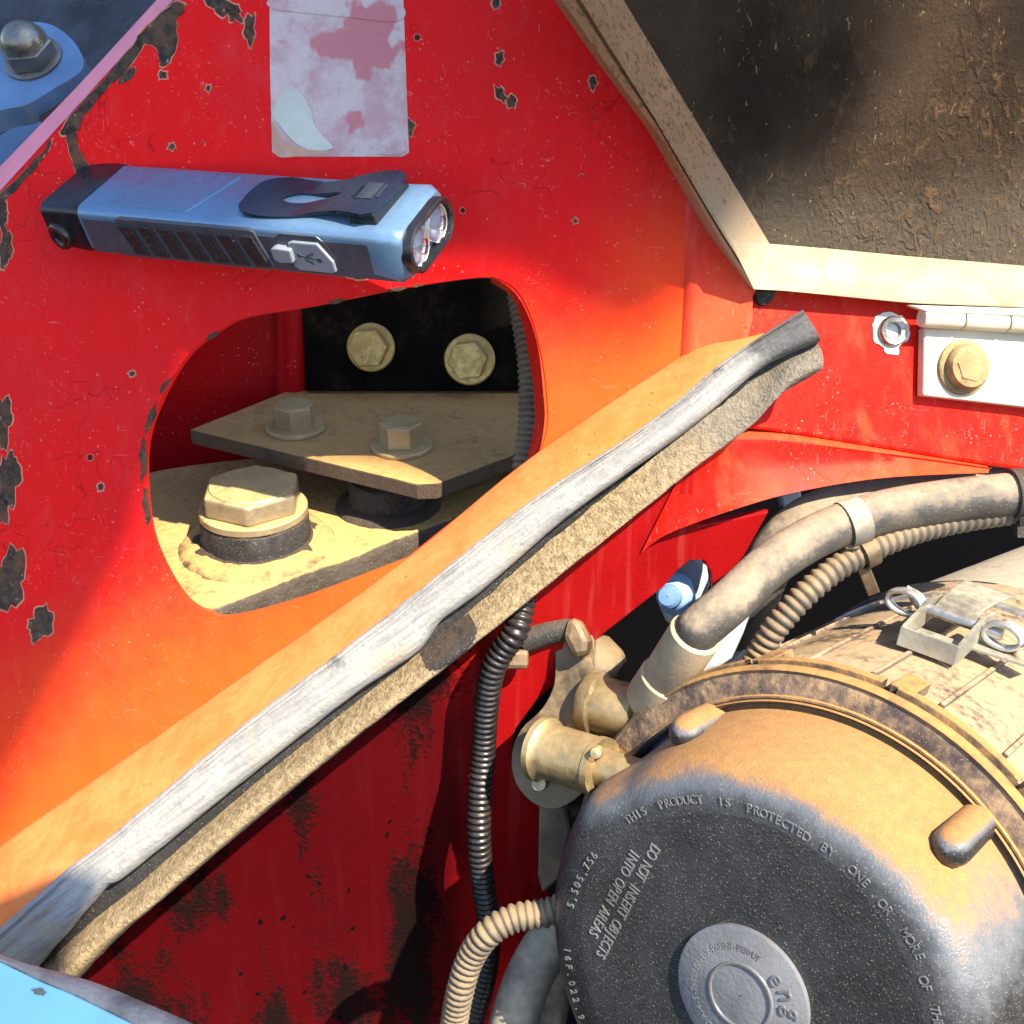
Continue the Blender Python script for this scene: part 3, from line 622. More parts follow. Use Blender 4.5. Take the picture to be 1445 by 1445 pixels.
def bolt(name, label, pos, axis, rh, hh, rw, mat, group=None, spin=.2):
    q = axis.to_track_quat('Z', 'Y'); t = thing(name, label, 'bolt', pos, group, q); z = V((0, 0, 1)); o0 = V((0, 0, 0)); e = V((math.cos(spin), math.sin(spin), 0))
    mb = MB(); mb.lathe([(rw * .96, 0), (rw, .0006), (rw, .0018), (rw * .95, .0025), (rh * .8, .0028)], o0, z, 40, cap1=True); obj('washer', mb, mat, t, smooth=35, local=True)
    mb = MB(); mb.hexa(o0, z, rh, .0024, .0024 + hh, e); h = obj('head', mb, mat, t, bevel=.0006, local=True)
    mb = MB(); mb.lathe([(rh * .80, .0024 + hh - .0002), (rh * .78, .0024 + hh + .0004), (.0003, .0024 + hh + .0006)], o0, z, 32); obj('head_face', mb, mat, t, smooth=30, local=True)
    return t
grp = 'flange bolts on the angle bracket'
bolt('flange_bolt', 'flange bolt standing on the bracket plate near its rear left corner beside a cobweb', Q.at(418, 606), V((0, 0, 1)), .0110, .0118, .0157, M['zinc'], grp, .5)
bolt('flange_bolt', 'flange bolt standing on the bracket plate near the front corner', Q.at(567, 632), V((0, 0, 1)), .0110, .0118, .0157, M['zinc'], grp, 1.02)
bolt('flange_bolt', 'shadowed flange bolt in the black upright, further from the corrugated loom', Wl.at(524, 490), (Wl.n + V((-.10, 0, .12))).normalized(), .0112, .009, .0135, M['zinc_dull'], grp, .1)
bolt('flange_bolt', 'brassy flange bolt in the black upright of the bracket close to the corrugated loom', Wl.at(663, 507), (Wl.n + V((-.10, 0, .12))).normalized(), .0112, .009, .0143, M['zinc_dull'], grp, .15)

# red wall seen deep on the left, with a rounded edge
mb = MB(); Pr = Plane(W(300, 520, .70), V((.10, -1, .1)))
mb.prism([Pr.at(x, y) for x, y in [(120, 330), (436, 330), (442, 470), (444, 560), (444, 680), (120, 760)]], V((0, .006, 0)))
o = obj('inner_bulkhead', mb, M['red_in'], bevel=.002); tag(o, 'red bulkhead in deep shade seen through the cutout behind the brackets', 'bulkhead')
mb = MB(); p = [Pr.at(412, 380, .004), Pr.at(414, 470, .004), Pr.at(416, 600, .004)]; mb.tube(p, .0105, 16); obj('stiffener', mb, M['red_in'], o, smooth=60)
mb = MB(); Pt = Plane(W(650, 430, .69), V((.0, -.8, -.3))); mb.prism([Pt.at(x, y) for x, y in [(560, 360), (840, 340), (840, 452), (600, 425)]], V((0, .006, 0))); obj('top_lining', mb, M['red_in'], o)

# lower casting with the big bolt
Kz = Q.p.z - .0335; K = Plane(V((0, 0, Kz)) + V((0, .5, 0)), V((0, 0, 1)))
cas = thing('mount_casting', 'dusty black mount casting below the bracket carrying a large bolt', 'casting', K.at(400, 780))
ct = crom([K.at(*p) for p in [(150, 720), (190, 668), (420, 640), (700, 640), (900, 640), (840, 665), (745, 690), (640, 732), (560, 761), (491, 790), (422, 813), (346, 843), (294, 858), (235, 840), (160, 790)]], 5, True)
mb = MB(); cen = K.at(420, 740); R = []
for sc_, dz in ((.965, 0), (.985, -.001), (1.0, -.004), (1.012, -.009), (1.014, -.016), (1.0, -.030)):
    R.append([cen + (p - cen) * sc_ + V((0, 0, dz)) for p in ct])
mb.rings(R, True, True, True); obj('body', mb, M['cast'], cas, smooth=50)
def boss(px, py, r0, name='boss'):
    mb = MB(); mb.lathe([(r0 * 1.42, -.001), (r0 * 1.30, .002), (r0 * 1.12, .0035), (r0 * 1.02, .004), (r0, .006), (r0, .0152), (r0 * .96, .0162)], K.at(px, py), V((0, 0, 1)), 48, cap1=True)
    for i, v in enumerate(mb.v): mb.v[i] = v + (v - K.at(px, py)).normalized() * .0012 * noise.noise(v * 220)
    return obj(name, mb, M['rubber' if name == 'spacer' else 'cast'], cas, smooth=50)
boss(363, 766, .0260, 'spacer'); boss(548, 712, .0200, 'spacer')
mb = MB(); mb.lathe([(.0387, -.001), (.0364, .0015), (.0325, .003), (.0275, .0036)], K.at(363, 768), V((0, 0, 1)), 48)
for i, v in enumerate(mb.v): mb.v[i] = v + V((0, 0, .0014 * noise.noise(v * 160)))
obj('weld', mb, M['cast'], cas, smooth=180)
bg_ = thing('large_bolt', 'large dusty hexagon bolt standing on the lower casting', 'bolt', K.at(363, 766) + V((0, 0, .0163)))
z = V((0, 0, 1)); e0 = bg_.location.copy()
mb = MB(); mb.lathe([(.0252, 0), (.0260, .0006), (.0260, .0036), (.0251, .0043), (.019, .0046)], e0, z, 48, cap1=True); obj('washer', mb, M['zinc'], bg_, smooth=35)
mb = MB(); mb.hexa(e0, z, .0246, .0044, .0152, V((math.cos(.62), math.sin(.62), 0))); obj('head', mb, M['zinc'], bg_, bevel=.0018, segs=3)
mb = MB(); mb.lathe([(.0205, .0149), (.0198, .0157), (.0003, .0164)], e0, z, 40); obj('head_face', mb, M['zinc'], bg_, smooth=40)

# ------------------------------------------------------------ conduits, hoses
def path(pts, n=14):
    return crom([W(x, y, d) for x, y, d in pts], n)
def conduit(name, label, pts, r, mat, pitch=.0032, group='corrugated conduits', cat='conduit', nseg=14):
    P = path(pts); L = sum((b - a).length for a, b in zip(P, P[1:])); n = int(L / pitch)
    Q_ = resample(P, n * 6 + 1); mb = MB(); prf = [1.0, 1.0, .97, .85, .84, .93]
    cnt = len(Q_)
    mb.tube(Q_, lambda t: r * prf[int(round(t * (cnt - 1))) % 6], nseg)
    o = obj(name, mb, mat, smooth=180); tag(o, label, cat, group); return o
conduit('conduit', 'dusty corrugated loom passing upright behind the right rim of the cutout', [(728, 330, .585), (730, 400, .582), (737, 450, .58), (745, 500, .578), (748, 560, .577), (746, 610, .576), (739, 660, .575), (738, 720, .58)], .0056, M['conduit'], .0030)
conduit('conduit', 'black corrugated conduit hanging down the red inner wall', [(745, 800, .515), (738, 850, .513), (728, 890, .511), (708, 920, .515), (694, 950, .52), (686, 1000, .53), (682, 1060, .54), (677, 1120, .545), (676, 1190, .55), (682, 1250, .56), (690, 1310, .57), (684, 1380, .58), (664, 1450, .59), (640, 1540, .60)], .0056, M['conduit_black'], .0030)
conduit('conduit', 'brown dusty corrugated conduit looping out from beside the air cleaner', [(800, 1278, .50), (770, 1288, .50), (725, 1296, .50), (690, 1316, .50), (665, 1350, .505), (650, 1395, .51), (640, 1450, .52), (628, 1540, .53)], .0060, M['conduit'], .0031)
conduit('conduit', 'grey dusty corrugated conduit strapped below the thick hose', [(1480, 715, .512), (1430, 722, .511), (1370, 731, .509), (1310, 744, .507), (1250, 765, .503), (1195, 792, .500), (1145, 830, .498), (1100, 878, .500), (1072, 922, .505), (1050, 965, .508)], .0056, M['conduit'], .0036)
def hose(name, label, pts, r, mat, cat='hose', group=None, flat=1.0, n=20):
    mb = MB(); mb.tube(path(pts), r, n, flatten=flat); o = obj(name, mb, mat, smooth=180); tag(o, label, cat, group); return o
h1 = hose('hose', 'thick dusty rubber hose curving into the pale ferrule', [(1500, 690, .5090), (1420, 698, .5072), (1330, 708, .5046), (1240, 724, .5002), (1160, 752, .4959), (1090, 795, .4889), (1030, 850, .4811), (990, 884, .4805), (984, 891, .4817)], .0089, M['hose'], group='rubber hoses')
hose('hose', 'wide grey hose arching behind the thick hose under the red gusset', [(1500, 684, .545), (1390, 694, .54), (1260, 702, .53), (1190, 714, .525), (1135, 738, .52), (1095, 778, .52), (1070, 830, .525), (1050, 900, .54)], .0104, M['hose'], group='rubber hoses')
hose('hose', 'grey hose running down under the conduit loop at the lower edge', [(800, 1300, .54), (765, 1345, .54), (738, 1400, .54), (718, 1470, .54), (700, 1560, .54)], .0105, M['duct'], group='rubber hoses')
hose('hose', 'dark hose behind the air cleaner cap at the lower edge', [(800, 1340, .57), (780, 1400, .57), (765, 1480, .57), (750, 1580, .57)], .009, M['hose'], group='rubber hoses')
fit = thing('hose_ferrule', 'pale dusty ferrule crimped on the end of the thick hose', 'hose fitting', W(950, 930, .49))
a_, b_ = W(982, 893, .482), W(918, 992, .512); ax = (b_ - a_).normalized(); L = (b_ - a_).length
mb = MB(); mb.lathe([(.0093, 0), (.0104, .0008), (.0104, L * .60), (.0100, L * .62)], a_, ax, 28, cap0=True, cap1=True); obj('sleeve', mb, M['fitting'], fit, smooth=35)
mb = MB(); mb.lathe([(.0100, L * .61), (.0113, L * .63), (.0116, L * .95), (.0105, L), (.008, L + .002), (.008, L + .03)], a_, ax, 28, cap0=True, cap1=True); obj('collar', mb, M['fitting'], fit, smooth=35)
# straps
def band(center, axis, r, w, th, mat, parent, name='band', flatten=1.0):
    mb = MB(); mb.lathe([(r, -w / 2), (r + th, -w / 2), (r + th, w / 2), (r, w / 2), (r, -w / 2)], center, axis, 32); return obj(name, mb, mat, parent, smooth=35)
clp = thing('hose_clamp', 'dusty strap clamp tying the conduit to the thick hose', 'clamp', W(1205, 745, .4959))
ax1 = (W(1240, 724, .5002) - W(1160, 752, .4959)).normalized(); band(W(1203, 737, .4981), ax1, .0090, .0085, .0008, M['duct'], clp)
ax2 = (W(1250, 765, .503) - W(1195, 792, .500)).normalized(); band(W(1222, 778, .5015), ax2, .0060, .006, .001, M['tan'], clp)
mb = MB(); mb.box(W(1212, 772, .5002), RT * .0042, UP * .0032, FW * .004); mb.box(W(1200, 762, .4976), RT * .003, UP * .004, FW * .003); obj('buckle', mb, M['tan'], clp, bevel=.0008)
mb = MB(); s0, s1, s2 = W(1205, 770, .5046), W(1218, 800, .5081), W(1232, 835, .5133); mb.tube(crom([s0, s1, s2], 6), .0036, 4); obj('strap_tail', mb, M['tan'], clp, bevel=.0005)
cl2 = thing('hose_clamp', 'dark strap clamp around the hose and conduit at the photo edge', 'clamp', W(1435, 700, .5090))
band(W(1434, 696, .5072), (W(1500, 690, .5090) - W(1420, 698, .5072)).normalized(), .0091, .005, .0011, M['rubber'], cl2); band(W(1436, 721, .511), (W(1480, 706, .5220) - W(1430, 718, .5220)).normalized(), .0063, .005, .0011, M['rubber'], cl2)
mb = MB(); mb.box(W(1440, 738, .5090), RT * .002, UP * .006, FW * .002); obj('strap_tail', mb, M['rubber'], cl2)

# pale plastic things in the dark gap
pp = thing('plastic_duct', 'grey white plastic piece between the thick hose and the corrugated conduit', 'plastic duct', W(1030, 890, .500))
mb = MB(); R = []
mb.prism([W(*p, .500) for p in [(1008, 918), (1030, 868), (1052, 846), (1064, 856), (1050, 895), (1034, 930), (1010, 946), (985, 952)]], FW * .012); obj('body', mb, M['white_plastic'], pp, bevel=.003)
mb = MB(); mb.prism([W(*p, .506) for p in [(985, 950), (1008, 905), (1040, 850), (1052, 835), (1072, 842), (1060, 858), (1030, 868), (1005, 935)]], FW * .012); obj('rib', mb, M['blue_plastic'], pp, bevel=.002); pp.children[-1]
mb = MB(); mb.prism([W(*p, .53) for p in [(1010, 945), (1035, 930), (1110, 850), (1125, 860), (1090, 940), (1050, 1000)]], FW * .012); obj('foot', mb, M['white_plastic'], pp, bevel=.002)
rs = thing('fluid_reservoir', 'small pale blue plastic reservoir seen through the notch in the inner wall', 'reservoir', W(970, 830, .535))
mb = MB(); mb.prism([W(*p, .545) for p in [(950, 800), (968, 788), (985, 783), (999, 800), (1003, 826), (985, 870), (945, 885), (930, 850)]], FW * .01); obj('collar', mb, M['white_plastic'], rs, bevel=.003)
mb = MB(); mb.lathe([(.0003, .008), (.0060, .007), (.0082, .004), (.0084, -.008)], W(953, 836, .538), cdir(-.2, .35, .9), 28); obj('body', mb, M['blue_plastic'], rs, smooth=50)
mb = MB(); mb.lathe([(.0003, .0125), (.0040, .012), (.0052, .0105), (.0055, .006)], W(948, 843, .534), cdir(-.25, .1, .9), 20); obj('port', mb, M['lever'], rs, smooth=30)
wb = MB(); wb.prism([W(*p, .62) for p in [(1102, 700), (1130, 692), (1132, 708), (1106, 716)]], FW * .01); o = obj('grey_tab', wb, M['white_plastic'], bevel=.001); tag(o, 'small pale grey tab in the gap under the red gusset', 'tab')

# ------------------------------------------------------------ coupling bracket on the inner wall
cp = thing('hydraulic_coupling', 'dusty tan bracket with two cylindrical couplings mounted on the inner wall', 'coupling', W(800, 1040, .52))
Pb = Plane(W(790, 1040, .53), cdir(-.25, .1, .95))
bp = crom(px2([(806, 872), (822, 872), (838, 905), (840, 960), (850, 1000), (850, 1060), (830, 1110), (790, 1140), (755, 1135), (728, 1105), (722, 1065), (735, 1030), (765, 1000), (782, 965), (784, 920), (792, 885)]), 4, True)
mb = MB(); mb.prism([Pb.at(p.x, p.y) for p in bp], -Pb.n * .006); obj('bracket', mb, M['tan'], cp, bevel=.0015)
mb = MB(); mb.prism([Pb.at(x, y, .002) for x, y in [(806, 872), (824, 874), (838, 905), (836, 925), (815, 930), (800, 900)]], Pb.n * .01); obj('lug', mb, M['tan'], cp, bevel=.003)
def cyl(p0, p1, prof, name, mat, n=32):
    a_, b_ = p0, p1; ax = (b_ - a_); L = ax.length; mb = MB(); mb.lathe([(r, t * L) for r, t in prof], a_, ax, n, cap0=True, cap1=True); return obj(name, mb, mat, cp, smooth=35)
c0, c1 = W(762, 1056, .522), W(858, 1086, .500)
cyl(c0, c1, [(.0125, 0), (.0138, .02), (.0138, .10), (.0125, .14), (.0118, .2), (.0118, .82), (.0124, .84), (.0124, .93), (.008, .94), (.008, 1.9), (.003, 1.92)], 'coupling_body', M['brass'])
c2, c3 = W(838, 992, .53), W(915, 1012, .515)
cyl(c2, c3, [(.0128, -.1), (.0138, 0), (.0138, .12), (.0122, .16), (.0120, .85), (.009, .9), (.009, 1.8)], 'coupling_body', M['brass'])
cyl(W(830, 940, .545), W(868, 955, .54), [(.004, -.5), (.014, -.4), (.0155, .3), (.012, .9), (.008, 1.2)], 'coupling_boss', M['tan'])
mb = MB(); mb.lathe([(.0002, .003), (.003, .0025), (.0034, 0), (.0034, -.004)], W(762, 1105, .52), Pb.n, 16); obj('screw', mb, M['zinc'], cp, smooth=60)
mb = MB(); mb.lathe([(.0002, .003), (.0022, .0025), (.0026, 0), (.0026, -.004)], W(842, 1062, .492), Pb.n, 16); obj('screw', mb, M['zinc'], cp, smooth=60)
mb = MB(); mb.prism([W(*p, .545) for p in [(760, 1132), (768, 1128), (800, 1142), (806, 1175), (790, 1240), (765, 1262), (758, 1238)]], FW * .006 + RT * .002); obj('foot', mb, M['tan'], cp, bevel=.0015)
mb = MB(); mb.tube(path([(735, 905, .53), (770, 892, .53), (805, 884, .53)]), .0058, 14); o = obj('breather_pipe', mb, M['rubber'], smooth=60); tag(o, 'short matt black pipe from the conduit to the tan bracket', 'pipe')
mb = MB(); mb.box(W(728, 930, .527), RT * .0055, UP * .0042, FW * .003); o = obj('conduit_clip', mb, M['tan'], bevel=.002); tag(o, 'small rusty clip holding the black conduit to the wall', 'clip')

# ------------------------------------------------------------ air cleaner
nA_ = cdir(-.6131, -.1224, math.sqrt(1 - .6131 ** 2 - .1224 ** 2))
AC0 = CAM + (FW + RT * .1848 + UP * -.3916) * .43
E1 = (RT - nA_ * RT.dot(nA_)).normalized(); E2 = nA_.cross(E1)
ac = thing('air_cleaner', 'round black air cleaner canister covered with tan dust', 'air cleaner', AC0 - nA_ * .15)
CP = Plane(AC0, nA_); HF = -.0022
def acpolar(px, py, h=0.0):
    p = CP.at(px, py, h) - (AC0 + nA_ * h); return math.atan2(p.dot(E2), p.dot(E1)), p.length
# cover: face, rounded shoulder, dusty cone
def lobe(mb):      # the cover bulges outward along its left side
    q0, _ = acpolar(862, 1108); q1, _ = acpolar(790, 1210)
    for i, v in enumerate(mb.v):
        d = v - AC0; h = d.dot(nA_); p = d - nA_ * h; r = p.length
        if r < .03: continue
        q = math.atan2(p.dot(E2), p.dot(E1)); dq = (q - q0) % (2 * math.pi)
        span = (q1 - q0) % (2 * math.pi); t = dq / span if dq < math.pi * 1.25 else 0
        w = min(1, max(0, t * 1.6)); w = w * w * (3 - 2 * w)
        if dq > math.pi * .8: w *= max(0, 1 - (dq - math.pi * .8) / (math.pi * .4))
        w *= min(1, (r - .03) / .045) * min(1, max(0, (h + .046) / .016))
        mb.v[i] = v + p.normalized() * (.0062 * w)
COVER = prof = [(.0003, HF), (.030, HF), (.055, HF), (.064, HF - .0002), (.0700, HF - .0010), (.0748, HF - .0026), (.0785, HF - .0052), (.0812, HF - .0085), (.0832, HF - .0125)]
mb = MB(); mb.lathe(prof[:4], AC0, nA_, 192, E1); lobe(mb); obj('cover_face', mb, M['cap'], ac, smooth=180)
mb = MB(); mb.lathe(prof[3:] + [(.0848, HF - .018), (.0860, HF - .024), (.0878, HF - .034), (.0893, -.045), (.0897, -.0500), (.0912, -.0508), (.0918, -.0475), (.0930, -.0465), (.0940, -.0500)], AC0, nA_, 192, E1); lobe(mb); obj('cover', mb, M['cap'], ac, smooth=60)
mb = MB(); mb.lathe([(.0935, -.051), (.0945, -.0485), (.1030, -.0495), (.1046, -.0505), (.1050, -.052), (.1050, -.0545), (.098, -.0555)], AC0, nA_, 128, E1); obj('cover_rim', mb, M['rim_brown'], ac, smooth=40)
mb = MB(); mb.lathe([(.1034, -.0494), (.1044, -.0488), (.1056, -.0498), (.1058, -.0530), (.1046, -.0540)], AC0, nA_, 128, E1); obj('rim_edge', mb, M['flange'], ac, smooth=60)
mb = MB(); mb.lathe([(.0935, -.0488), (.0940, -.0474), (.0948, -.0474), (.0953, -.0490)], AC0, nA_, 128, E1); obj('rim_bead', mb, M['flange'], ac, smooth=60)
for k in range(12):          # the lugged ring behind the rim
    a0 = 2 * math.pi * k / 12 + .30; a1 = a0 + 2 * math.pi / 12 - .055
    mb = MB(); mb.lathe([(.097, -.0625), (.1062, -.0625), (.1066, -.0615), (.1066, -.0575), (.0985, -.0565)], AC0, nA_, 12, E1, a0=a0, a1=a1)
    q = a1 - .01; er = E1 * math.cos(q) + E2 * math.sin(q); et = -E1 * math.sin(q) + E2 * math.cos(q)
    mb.box(AC0 + er * .1020 - nA_ * .068, er * .0045, et * .0045, nA_ * .009); obj('lug_ring', mb, M['flange'], ac, bevel=.0005)
mb = MB(); mb.lathe([(.094, -.055), (.094, -.075)], AC0, nA_, 96, E1); obj('gasket', mb, M['rubber'], ac, smooth=180)
body = [(.094, -.066), (.1010, -.068), (.1020, -.072), (.1022, -.15), (.1022, -.225), (.1028, -.229), (.1045, -.230), (.1055, -.234), (.1055, -.243), (.1045, -.247), (.1030, -.249), (.1035, -.256), (.100, -.262), (.097, -.266)]
mb = MB(); mb.lathe(body, AC0, nA_, 128, E1); bod = obj('canister', mb, M['canister'], ac, smooth=40)
for v in range(24):          # moulded ribs along the canister
    q = v * math.pi / 12 + .12; er = E1 * math.cos(q) + E2 * math.sin(q); et = -E1 * math.sin(q) + E2 * math.cos(q)
    mb = MB(); mb.box(AC0 + er * .1022 - nA_ * .149, er * .0014, et * .0011, nA_ * .077); obj('rib', mb, M['canister'], bod, bevel=.0006)
mb = MB(); mb.lathe([(.1023, -.2125), (.1036, -.213), (.1036, -.2205), (.1023, -.221)], AC0, nA_, 128, E1); obj('clamp_band', mb, M['steel'], ac, smooth=40)
# ribbed intake duct behind
mb = MB(); pr = []
h = -.262; r = .100
while h > -.47:
    pr += [(r, h), (r + .0016, h - .0018), (r + .0016, h - .0034), (r, h - .0052)]; h -= .0066; r -= .0002
mb.lathe(pr, AC0 + E2 * .0, (nA_ + E2 * -.0).normalized(), 96, E1); obj('ribbed_duct', mb, M['duct'], ac, smooth=50)
# capsule posts on the cover's cone
def capsule(px, py, r, L, h0):
    q, _ = acpolar(px, py, h0); er = E1 * math.cos(q) + E2 * math.sin(q)
    c = AC0 + er * .0885
    mb = MB(); pr = [(.0003, r), (r * .5, r * .87), (r * .87, r * .5), (r, 0), (r, -L)]
    mb.lathe([(a_, h0 + b_) for a_, b_ in pr], c, nA_, 24, er); obj('post', mb, M['cap'], ac, smooth=180)
capsule(1347, 1192, .0068, .035, -.024); capsule(968, 1030, .0068, .035, -.030)
mb = MB(); mb.lathe([(.0251, HF), (.0251, -.0003), (.0245, .0), (.0003, .0)], AC0, nA_, 64, E1); med = obj('medallion', mb, M['medal'], ac, smooth=40)
# raised writing, letter by letter
_gl = {}
def glyph(ch):
    if ch not in _gl:
        cu = bpy.data.curves.new('glyph', 'FONT'); cu.body = ch; cu.size = 1; cu.extrude = .04; cu.bevel_depth = .012; cu.bevel_resolution = 0; cu.resolution_u = 3; cu.align_x = 'CENTER'
        ob = bpy.data.objects.new('glyph', cu); COL.objects.link(ob); bpy.context.view_layer.update()
        dg = bpy.context.evaluated_depsgraph_get(); me = bpy.data.meshes.new_from_object(ob.evaluated_get(dg))
        _gl[ch] = ([v.co.copy() for v in me.vertices], [tuple(p.vertices) for p in me.polygons])
        bpy.data.objects.remove(ob); bpy.data.curves.remove(cu); bpy.data.meshes.remove(me)
    return _gl[ch]
def put(mb, ch, pos, xd, yd, sx, sy):
    if ch == ' ': return
    vs, fs = glyph(ch); mb.add([pos + xd * (v.x * sx) + yd * ((v.y - .35) * sy) + nA_ * (v.z * sy) for v in vs], fs)
def surf_h(r):
    for (r0, h0), (r1, h1) in zip(COVER, COVER[1:]):
        if r0 <= r <= r1: return h0 + (h1 - h0) * (r - r0) / (r1 - r0)
    return HF
def arc_text(mb, s, p0, p1, sx, sy, h, rmax=.0738, rsh=0.0):
    q0, r0 = acpolar(*p0, h); q1, r1 = acpolar(*p1, h); d = q1 - q0
    while d > math.pi: d -= 2 * math.pi
    while d < -math.pi: d += 2 * math.pi
    for i, ch in enumerate(s):
        t = i / (len(s) - 1); q = q0 + d * t; r = r0 + (r1 - r0) * t
        er = E1 * math.cos(q) + E2 * math.sin(q); et = (-E1 * math.sin(q) + E2 * math.cos(q)) * (1 if d > 0 else -1)
        up = nA_.cross(et); r = min(r, rmax); put(mb, ch, AC0 + nA_ * (surf_h(r - rsh) + .0004 if h == HF else h) + er * r, et, up, sx, sy)
def line_text(mb, s, p0, p1, sx, sy, h):
    a_, b_ = CP.at(*p0, h), CP.at(*p1, h); xd = (b_ - a_).normalized(); up = nA_.cross(xd)
    for i, ch in enumerate(s): put(mb, ch, a_.lerp(b_, i / (len(s) - 1)), xd, up, sx, sy)
mb = MB()
arc_text(mb, 'THIS  PRODUCT  IS  PROTECTED', (884, 1158), (1138, 1181), .0042, .0046, HF); arc_text(mb, 'BY  ONE', (1163, 1196), (1221, 1246), .0042, .0046, HF)
arc_text(mb, 'OR  MORE', (1245, 1276), (1297, 1350), .0042, .0046, HF); arc_text(mb, 'OF  THE  FOLLOWING', (1303, 1384), (1330, 1560), .0042, .0046, HF)
arc_text(mb, '5,505,756', (804, 1278), (838, 1207), .0040, .0044, HF, .0785, .0060); arc_text(mb, '16F.022.9', (799, 1342), (818, 1437), .0038, .0042, HF, .0785, .0060)
line_text(mb, 'DO NOT INSERT OBJECTS', (924, 1199), (848, 1348), .0046, .0062, HF); line_text(mb, 'INTO OPEN AREAS', (896, 1205), (838, 1318), .0046, .0062, HF)
obj('raised_lettering', mb, M['letters'], ac)
mb = MB()
arc_text(mb, 'OVA-4-5-74802USA-1-V-PATENT-PERMUT', (1000, 1445), (1070, 1352), .0030, .0034, 0.0)
arc_text(mb, 'engine', (1098, 1382), (1095, 1500), .0088, .0098, 0.0)
obj('raised_lettering', mb, M['letters'], med)
mb = MB(); mb.lathe([(.0112, 0), (.0115, .0007), (.0122, .0007), (.0125, 0)], AC0, nA_, 48, E1); obj('raised_ring', mb, M['letters'], med, smooth=40)

# over-centre latch on the canister
ql, rl = acpolar(1340, 880, -.215)
lat = thing('canister_latch', 'plated steel over centre latch with wire coils clamped on the dusty canister', 'latch', W(1345, 890, .60))
ql = None
Lc = None
# find the canister point under pixel (1345, 885)
def oncyl(px, py, R_):
    d = (W(px, py, 1) - CAM); o_ = CAM - AC0
    dp = d - nA_ * d.dot(nA_); op = o_ - nA_ * o_.dot(nA_)
    a_ = dp.dot(dp); b_ = 2 * dp.dot(op); c_ = op.dot(op) - R_ * R_; disc = max(0, b_ * b_ - 4 * a_ * c_)
    return CAM + d * ((-b_ - math.sqrt(disc)) / (2 * a_))
Lc = oncyl(1345, 895, .106); rad = (Lc - AC0) - nA_ * (Lc - AC0).dot(nA_); rad.normalize(); tan_ = nA_.cross(rad).normalized()
if tan_.dot(RT) < 0: tan_ = -tan_
def LP(a, t, r): return Lc + nA_ * a + tan_ * t + rad * r       # along the axis toward the cover, around, outward
for s_ in (-1, 1):
    mb = MB(); mb.prism([LP(.030, s_ * .0105, -.002), LP(.030, s_ * .0105, .006), LP(.004, s_ * .0105, .013), LP(-.010, s_ * .0105, .012), LP(-.008, s_ * .0105, .004)], tan_ * .0016 * s_); obj('side_plate', mb, M['latch_zinc'], lat, bevel=.0004)
mb = MB(); mb.prism([LP(.0305, -.012, -.002), LP(.0305, .012, -.002), LP(.0305, .012, .006), LP(.0305, -.012, .006)], nA_ * .0016); mb.prism([LP(.029, -.010, .0005), LP(.029, .010, .0005), LP(.012, .010, .0005), LP(.012, -.010, .0005)], rad * .0015); obj('base', mb, M['latch_zinc'], lat, bevel=.0004)
mb = MB(); R = []
for a_, r_, w_ in ((.006, .0095, .0088), (-.004, .0125, .0088), (-.02, .0135, .0095), (-.034, .013, .0105), (-.042, .0115, .0108)): R.append([LP(a_, -w_, r_), LP(a_, w_, r_), LP(a_, w_, r_ + .0013), LP(a_, -w_, r_ + .0013)])
mb.rings(R, True); obj('lever', mb, M['latch_zinc'], lat, bevel=.0004)
mb = MB(); mb.tube([LP(.006, -.013, .0085), LP(.006, .020, .0085)], .0024, 12); obj('pin', mb, M['steel'], lat, smooth=40)
for s_ in (-1, 1):
    mb = MB(); cen = s_ * .0205; pts = []
    for k in range(56):
        q = 2 * math.pi * k / 24; pts.append(LP(.009 - .0028 * k / 24, cen + .0075 * math.cos(q), .0082 + .0048 * math.sin(q)))
    pts += [LP(-.004, cen * .8, .004), LP(-.018, cen * .55, .0008)]
    mb.tube(crom(pts, 2), .0012, 8); obj('wire_coil', mb, M['steel'], lat, smooth=60)
mb = MB(); mb.prism([LP(.014, .011, .0006), LP(.010, .034, .0002), LP(-.002, .036, .0002), LP(.002, .011, .0006)], rad * .0014); obj('foot', mb, M['latch_zinc'], lat, bevel=.0004)
mb = MB(); mb.lathe([(.0038, 0), (.0036, .0016), (.002, .0026), (.0002, .003)], LP(.004, .029, .0016), rad, 20); obj('rivet', mb, M['fitting'], lat, smooth=60)

# ------------------------------------------------------------ lever plate with domed nut, top left
lv = thing('lever_arm', 'grey lever arm with rounded end behind the top edge of the red panel', 'lever', W(40, 90, .56))
Pl = Plane(W(47, 80, .560), cdir(-.10, .46, .88))
lo = crom(px2([(-120, 130), (-60, 112), (0, 66), (35, 35), (52, 31), (75, 36), (98, 52), (113, 72), (118, 92), (105, 108), (77, 124), (39, 147), (0, 156), (-60, 180), (-120, 215)]), 4, True)
mb = MB(); mb.prism([Pl.at(p.x, p.y) for p in lo], -Pl.n * .011); obj('arm', mb, M['lever'], lv, bevel=.0012)
mb = MB(); mb.lathe([(.0104, -.008), (.0104, -.06)], Pl.at(74, 132), Pl.n, 28, cap0=True, cap1=True); obj('pivot_pin', mb, M['rubber'], lv, smooth=40)
nu = thing('domed_nut', 'weathered domed cap nut on the grey lever arm', 'nut', Pl.at(47, 84, .0002))
e0 = nu.location.copy()
mb = MB(); mb.lathe([(.0134, 0), (.0134, .0012), (.0122, .0018), (.008, .0018)], e0, Pl.n, 32, cap1=True); obj('flange', mb, M['nut'], nu, smooth=40)
mb = MB(); mb.hexa(e0, Pl.n, .0122, .0016, .0100, cdir(1, .1, 0)); obj('hexagon', mb, M['nut'], nu, bevel=.0007)
